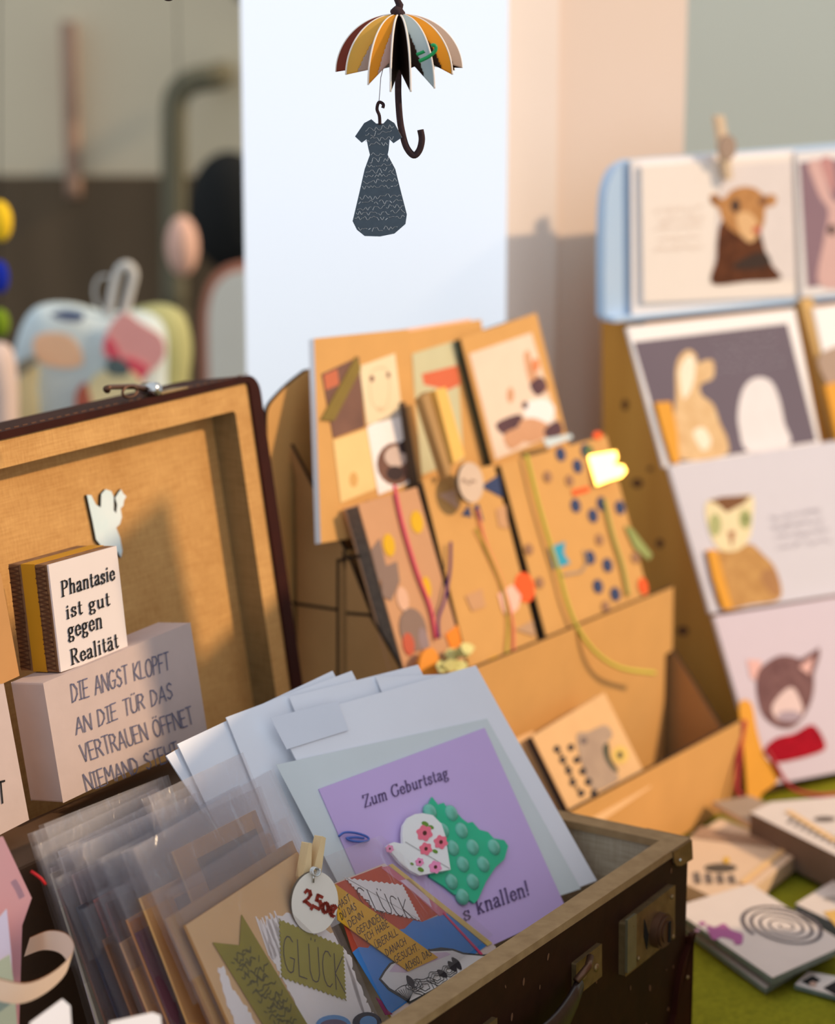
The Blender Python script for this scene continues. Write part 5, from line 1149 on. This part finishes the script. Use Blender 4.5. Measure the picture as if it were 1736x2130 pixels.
# top row
o, G = pcard('postcard', BV, [(1312, 333), (1650, 312), (1664, 630), (1314, 657)], .002, CW, 'white backing card framing the bear postcard on the pale blue board', .0015)
o, G = pcard('postcard', BV, [(1334, 346), (1646, 322), (1654, 616), (1338, 630)], .0032, mat('warm_white_card', (250, 238, 226), .6, .02, 60), 'white postcard with a brown toy bear, top left of the rack', .0052)
DKL = cI('thin_shadow_line', (104, 104, 110)); fur = mat('bear_tan', (222, 166, 106), .8, .3, 120, .3, .1, rgb2=(164, 108, 62)); furd = mat('bear_brown', (132, 80, 52), .8, .5, 110, .3, .1, rgb2=(44, 26, 20))
art(G, o, 'bear_picture', [('p', [(1500, 345), (1646, 334), (1654, 580), (1480, 592)], cI('photo_grey_pink', (238, 226, 220))), ('s', [(1490, 500), (1500, 460), (1540, 440), (1575, 470), (1590, 520), (1605, 552), (1622, 580), (1552, 586), (1480, 590), (1488, 540)], furd),
    ('s', [(1476, 408), (1488, 404), (1502, 414), (1520, 396), (1545, 388), (1570, 392), (1588, 406), (1604, 404), (1614, 412), (1608, 428), (1592, 432), (1588, 462), (1578, 486), (1566, 500), (1552, 498), (1520, 478), (1500, 455), (1494, 434), (1480, 424)], fur),
    ('s', [(1530, 450), (1552, 440), (1574, 462), (1572, 492), (1558, 504), (1540, 488)], cI('muzzle', (236, 190, 136))), ('e', (1528, 428), 9, 14, cI('eye_dark', (60, 44, 44))), ('e', (1585, 418), 9, 10, cI('ear_dark', (140, 92, 60))), ('e', (1486, 415), 7, 7, cI('ear_dark', (140, 92, 60))), ('e', (1572, 478), 8, 8, cI('red_nose', (200, 84, 60))),
    ('s', [(1520, 555), (1560, 530), (1590, 525), (1600, 550), (1560, 560)], cI('bear_dark', (62, 44, 34)))])
mb = MB()
for i, y in enumerate((440, 460, 478, 500, 520)): scrawl(mb, G, G.px((1360 + 8 * (i % 2), y)), G.px((1462, y - 6)), .0006, cI('faint_text', (232, 214, 200)), .0007, .003, 70 + i)
mb.build('lettering', o)
o, G = pcard('postcard', BV, [(1656, 318), (1790, 308), (1800, 606), (1668, 618)], .004, CW, 'postcard with a pink toy rabbit on mauve, cut by the right edge, top row', .0075)
art(G, o, 'rabbit_picture', [('p', [(1662, 338), (1780, 328), (1786, 585), (1678, 598)], cI('mauve', (150, 120, 130))), ('s', [(1680, 340), (1702, 334), (1722, 390), (1736, 420), (1780, 420), (1782, 580), (1702, 592), (1712, 500), (1722, 440), (1704, 410), (1688, 370)], cI('rabbit_pink', (226, 184, 176))), ('s', [(1704, 334), (1730, 332), (1736, 400), (1722, 384)], cI('rabbit_rose', (206, 150, 146))), ('e', (1728, 478), 8, 12, cI('eye_dark', (60, 44, 44)))])
# leaning rows: each card a little further forward than the one above
CRM = mat('toy_cream', (244, 214, 166), .85, .3, 110, .3, .1, rgb2=(206, 160, 106)); RCL = mat('red_cloth', (196, 22, 44), .85, .4, 90, .3, .1, rgb2=(120, 8, 26))
tx = mat('indigo_card', (96, 84, 100), .6, .15, 14)
o, G = pcard('postcard', FR_, [(1304, 680), (1652, 642), (1706, 922), (1382, 972)], .0035, CW, 'dark postcard with a cream toy goose and a white egg shape, second row', .004)
art(G, o, 'goose_picture', [('p', [(1317, 712), (1636, 673), (1697, 918), (1392, 966)], tx), ('s', [(1404, 770), (1412, 742), (1430, 728), (1446, 738), (1450, 756), (1464, 750), (1482, 752), (1482, 786), (1456, 800), (1458, 822), (1482, 842), (1496, 880), (1512, 916), (1508, 946), (1440, 958), (1402, 944), (1398, 890), (1404, 830)], CRM),
    ('s', [(1412, 770), (1430, 740), (1444, 752), (1440, 800), (1420, 830)], cI('toy_light', (252, 236, 210))), ('s', [(1440, 900), (1462, 890), (1478, 920), (1460, 938)], cI('toy_light', (252, 236, 210))), ('s', [(1534, 850), (1546, 806), (1570, 786), (1600, 792), (1618, 826), (1630, 880), (1640, 926), (1556, 940), (1536, 895)], cI('egg_white', (236, 228, 226)))])
mb = MB()
for i, y in enumerate((712, 728, 744, 760, 776)): scrawl(mb, G, G.px((1478 + i * 4, y)), G.px((1612 + i * 5, y - 14)), .0006, cI('pale_text', (170, 160, 170)), .0008, .0028, 80 + i)
mb.build('lettering', o)
o, G = pcard('postcard', FR_, [(1391, 970), (1745, 915), (1832, 1222), (1478, 1276)], .0035, mat('shaded_white_card', (210, 206, 214), .6, .03, 60), 'white postcard with a toy owl on the left, third row of the rack', .010)  # dulled white: the row's partial shade is put into the card colour
ow = mat('owl_tan', (222, 176, 110), .8, .3, 110, .3, .1, rgb2=(164, 112, 62))
art(G, o, 'owl_picture', [('s', [(1490, 1150), (1530, 1140), (1560, 1132), (1584, 1152), (1612, 1184), (1622, 1244), (1560, 1258), (1502, 1268), (1484, 1225)], ow), ('s', [(1580, 1200), (1600, 1182), (1618, 1200), (1620, 1240), (1602, 1236)], cI('owl_wing', (176, 126, 78))), ('s', [(1466, 1050), (1490, 1036), (1530, 1032), (1564, 1032), (1564, 1080), (1556, 1122), (1530, 1146), (1494, 1142), (1472, 1100)], cI('owl_face', (240, 222, 176))),
    ('p', [(1472, 1042), (1500, 1034), (1562, 1030), (1545, 1048), (1510, 1066), (1490, 1048)], cI('owl_brow', (126, 82, 48))), ('e', (1486, 1092), 13, 24, cI('owl_eye', (176, 178, 120))), ('e', (1548, 1080), 13, 21, cI('owl_eye', (176, 178, 120))), ('e', (1550, 1080), 6, 10, cI('owl_pupil', (120, 132, 70))), ('p', [(1512, 1106), (1528, 1104), (1520, 1140)], cI('owl_beak', (176, 120, 84)))])
mb = MB()
for i, y in enumerate((1080, 1100, 1120, 1140)): scrawl(mb, G, G.px((1600 + i * 5, y)), G.px((1712 + i * 6, y - 16)), .0007, cI('mid_text', (186, 178, 186)), .0007, .003, 90 + i)
mb.build('lettering', o)
o, G = pcard('postcard', FR_, [(1484, 1282), (1800, 1232), (1892, 1548), (1578, 1606)], .0035, mat('shaded_lilac_card', (212, 198, 210), .6, .03, 60), 'pale postcard with a brown toy cat in red, lowest row of the rack', .016, .012)  # card tone dulled as well, partial shade in the colour
ct = mat('cat_brown', (150, 112, 110), .8, .3, 120, .3, .1, rgb2=(86, 54, 58))
art(G, o, 'cat_picture', [('s', [(1588, 1560), (1612, 1536), (1650, 1526), (1690, 1508), (1716, 1552), (1690, 1570), (1622, 1586), (1602, 1578)], RCL), ('p', [(1698, 1350), (1702, 1346), (1704, 1362), (1686, 1420), (1640, 1385)], ct), ('p', [(1552, 1372), (1582, 1374), (1580, 1420), (1560, 1410)], cI('ear_pink', (236, 186, 178))), ('s', [(1572, 1410), (1582, 1388), (1620, 1364), (1660, 1370), (1688, 1392), (1690, 1440), (1676, 1480), (1650, 1512), (1616, 1512), (1586, 1488), (1574, 1450)], ct),
    ('s', [(1604, 1470), (1626, 1440), (1646, 1430), (1660, 1450), (1668, 1482), (1644, 1500), (1614, 1496)], cI('cat_muzzle', (232, 204, 200))), ('e', (1640, 1490), 26, 12, cI('cat_chin', (176, 156, 168))), ('p', [(1660, 1388), (1690, 1366), (1682, 1404)], cI('ear_pink', (236, 186, 178)))])
# right-hand column, cut by the frame
o, G = pcard('postcard', FR_, [(1690, 640), (1830, 622), (1890, 880), (1748, 905)], .0035, CW, 'white postcard with a grey-brown patch in the right-hand column, second row', .008)
art(G, o, 'grey_picture', [('s', [(1702, 740), (1760, 715), (1830, 710), (1840, 800), (1740, 812), (1712, 786)], cI('taupe', (176, 150, 130)))])
# shelf lips of orange wood
def lip(pts, h0, h1, nm='card_holder'): return MB().slab(FR_, FR_.pp(pts), h0, h1, ORANGEK).build(nm, rk)
lip([(1352, 842), (1384, 840), (1396, 900), (1402, 966), (1388, 968), (1368, 905)], .0045, .0075)
lip([(1450, 1152), (1468, 1150), (1484, 1210), (1502, 1272), (1484, 1275), (1462, 1210)], .0105, .014)
lip([(1696, 808), (1790, 790), (1830, 905), (1722, 922)], .009, .0125)
m_ = MB(); a_ = FR_.px((1600, 1612)); 
lr(m_, .004, RWd - .014, .0, a_[1] + .012, -.006, .0085, mat('dark_shelf_wood', (134, 82, 30), .6, .25, 9, fibre=(.5, 3, 3), rgb2=(96, 54, 18))); m_.build('bottom_shelf', rk)
# orange gift tag with red cords hanging at the corner of the rack
HT = FR_.up(.026)
gt = empty('gift_tag', HT.w(HT.px((1570, 1680))), 'orange paper tag with red cords hanging beside the cat postcard', 'gift tag')
MB().slab(HT, HT.pp(smooth([(1537, 1462), (1562, 1462), (1574, 1520), (1592, 1575), (1622, 1602), (1612, 1630), (1584, 1652), (1572, 1682), (1556, 1676), (1550, 1600), (1542, 1520)], 3)), -.001, 0, ORANGEK).build('tag_paper', gt)
rc = mat('red_cord_rack', (186, 52, 60), .7)
MB().tube([HT.w(HT.px(p), .001) for p in smooth([(1546, 1500), (1534, 1570), (1530, 1640), (1540, 1655)], 4, False)], .0022, rc, 8).build('cord', gt)
MB().tube([HT.w(HT.px(p), .002) for p in smooth([(1590, 1560), (1608, 1590), (1625, 1620), (1650, 1645), (1700, 1655), (1740, 1652)], 4, False)], .0018, rc, 8).build('cord', gt)
MB().blob(HT.w(HT.px((1568, 1676)), .002), .006, .005, .0045, mat('yellow_knot', (234, 196, 96), .7), 14, 8).build('tassel', gt)
# peg with tag on top of the board
PB = BV.up(.013)
p3 = empty('price_tag', PB.w(PB.px((1510, 370))), 'pale clothes peg with a small tag on top of the pale blue board', 'price tag')
MB().slab(PB, PB.pp([(1490, 242), (1506, 240), (1516, 300), (1524, 372), (1512, 374), (1500, 310)]), -.006, 0, mat('pale_peg', (226, 200, 166), .6, .1, 60)).build('peg_leg', p3)
MB().slab(PB, PB.pp(ell((1509, 306), 17, 26, 24)), .0005, .003, mat('tag_taupe', (176, 150, 130), .7, .2, 60)).build('disc', p3)

# ------------------------------------------------------------------ printed cards lying on the green cloth
def tcard(quad, z, th, m, edge, label, items=(), rect=True, group='printed cards on the green cloth', nm='table_card', yaw=0.0):
    G = flat(TABLE + z, 0); q = G.pp(quad); q = rectify(q) if rect else q
    o = MB().slab(G, q, -th, 0, m, edge).build(nm); tag(o, label, 'card', group)
    if items: art(G, o, 'print', items)
    return o, G
greyb = mat('card_white_soft', (226, 214, 204), .7, .06, 60); gedge = mat('greenish_board_edge', (140, 152, 142), .8, .2, 90, rgb2=(100, 112, 104)); tanc = mat('card_tan_soft', (226, 196, 164), .75, .06, 50)
dktx = cI('soft_dark', (110, 98, 90))
# back row pads
o, G = tcard([(1345, 1800), (1498, 1702), (1668, 1768), (1520, 1885)], .012, .012, tanc, tanc, 'tan card with a dark printed drawing, just right of the suitcase corner', [('e', (1498, 1806), 34, 9, cI('dark_patch', (88, 78, 66))), ('e', (1510, 1790), 7, 6, GOLDY)] +
    [('l', [(1440 + i * 12, 1742 + i * 1.5), (1462 + i * 12, 1722 + i * 2.5)], .004, cI('tan_text', (176, 140, 112))) for i in range(14)] + [('l', [(1448 + i * 24, 1818 + i * 2), (1452 + i * 24, 1838)], .004, dktx) for i in range(4)] + [('l', [(1545, 1838), (1640, 1762)], .006, cI('sunny', (236, 196, 140)))], False)
o, G = tcard([(1560, 1690), (1602, 1668), (1950, 1640), (1900, 1860)], .030, .028, greyb, mat('dull_brown_edge', (120, 100, 86), .8, .3, 60), 'thick pad of printed cards at the right edge, behind the tan card', [('l', [(1640 + i * 14, 1712 + i * 7), (1652 + i * 14, 1700 + i * 7)], .003, dktx) for i in range(9)] + [('l', [(1640, 1690), (1736, 1750)], .006, cI('sunny', (236, 196, 140))), ('e', (1715, 1705), 22, 5, dktx)], False)
o, G = tcard([(1480, 1668), (1560, 1655), (1640, 1690), (1560, 1712)], .0172, .005, mat('card_taupe', (170, 150, 130), .8, .2, 40), tanc, 'taupe card lying below the orange gift tag', (), False)
# right middle card
o, G = tcard([(1654, 1880), (1800, 1790), (1950, 1850), (1800, 1950)], .010, .010, greyb, mat('grey_blue_edge', (120, 122, 124), .8, .2, 60), 'white card with a mustard corner at the right edge, above the spiral card', [('e', (1738, 1870), 26, 5, cI('text_grey', (180, 168, 156))), ('p', [(1712, 1898), (1760, 1890), (1800, 1940), (1740, 1930)], cI('mustard', (226, 182, 100)))], False)
# stack under the spiral card
for i, (dx, dy, z, lb) in enumerate(((-8, 26, .004, 'lowest grey-edged card in the stack under the spiral card'), (8, 12, .009, 'middle grey-edged card in the stack under the spiral card'))):
    tcard([(1400 + dx, 1880 + dy), (1560 + dx, 1835 + dy), (1742 + dx, 1945 + dy), (1600 + dx, 2030 + dy)], z, .0038, greyb, gedge, lb, (), False)
o, G = tcard([(1395, 1888), (1560, 1838), (1760, 1965), (1606, 2034)], .0145, .0045, greyb, gedge, 'white card with a grey spiral and a magenta splash, top of its stack', (), False)
sp_ = MB(); GRY = cI('spiral_grey', (120, 112, 116)); spts = []
for i in range(150):
    t = i / 149; an = 2 * math.pi * 4.3 * t + 2.4; r = 84 * (1 - t) ** .9 + 4
    spts.append((1630 + r * math.cos(an), 1927 + r * .46 * math.sin(an) + (r * .18 * math.cos(an))))
for i in range(0, 148): sp_.ribbon(G, G.pp(spts[i:i + 2]), .0030 * (1 - i / 190), .0005, GRY)
sp_.build('spiral_drawing', o)
art(G, o, 'splash', [('s', [(1470, 1925), (1486, 1930), (1505, 1922), (1520, 1935), (1544, 1945), (1540, 1966), (1520, 1955), (1500, 1950), (1484, 1956), (1474, 1942)], cI('magenta_splash', (176, 100, 152))), ('e', (1460, 1922), 7, 4, cI('magenta_splash', (176, 100, 152))), ('e', (1450, 1936), 5, 3, cI('pink_splash', (206, 150, 176))), ('e', (1534, 1962), 8, 4, cI('magenta_splash', (176, 100, 152)))])
o, G = tcard([(1652, 2048), (1680, 2020), (1900, 2060), (1880, 2110)], .003, .003, greyb, gedge, 'black and white patterned card at the lower right edge, in the shadow of the stack', [('p', [(1666, 2042), (1690, 2030), (1706, 2040), (1684, 2052)], BLACK), ('p', [(1712, 2056), (1740, 2040), (1770, 2062), (1740, 2072)], BLACK), ('e', (1690, 2048), 8, 5, cI('tan_spot', (196, 160, 140)))], False)
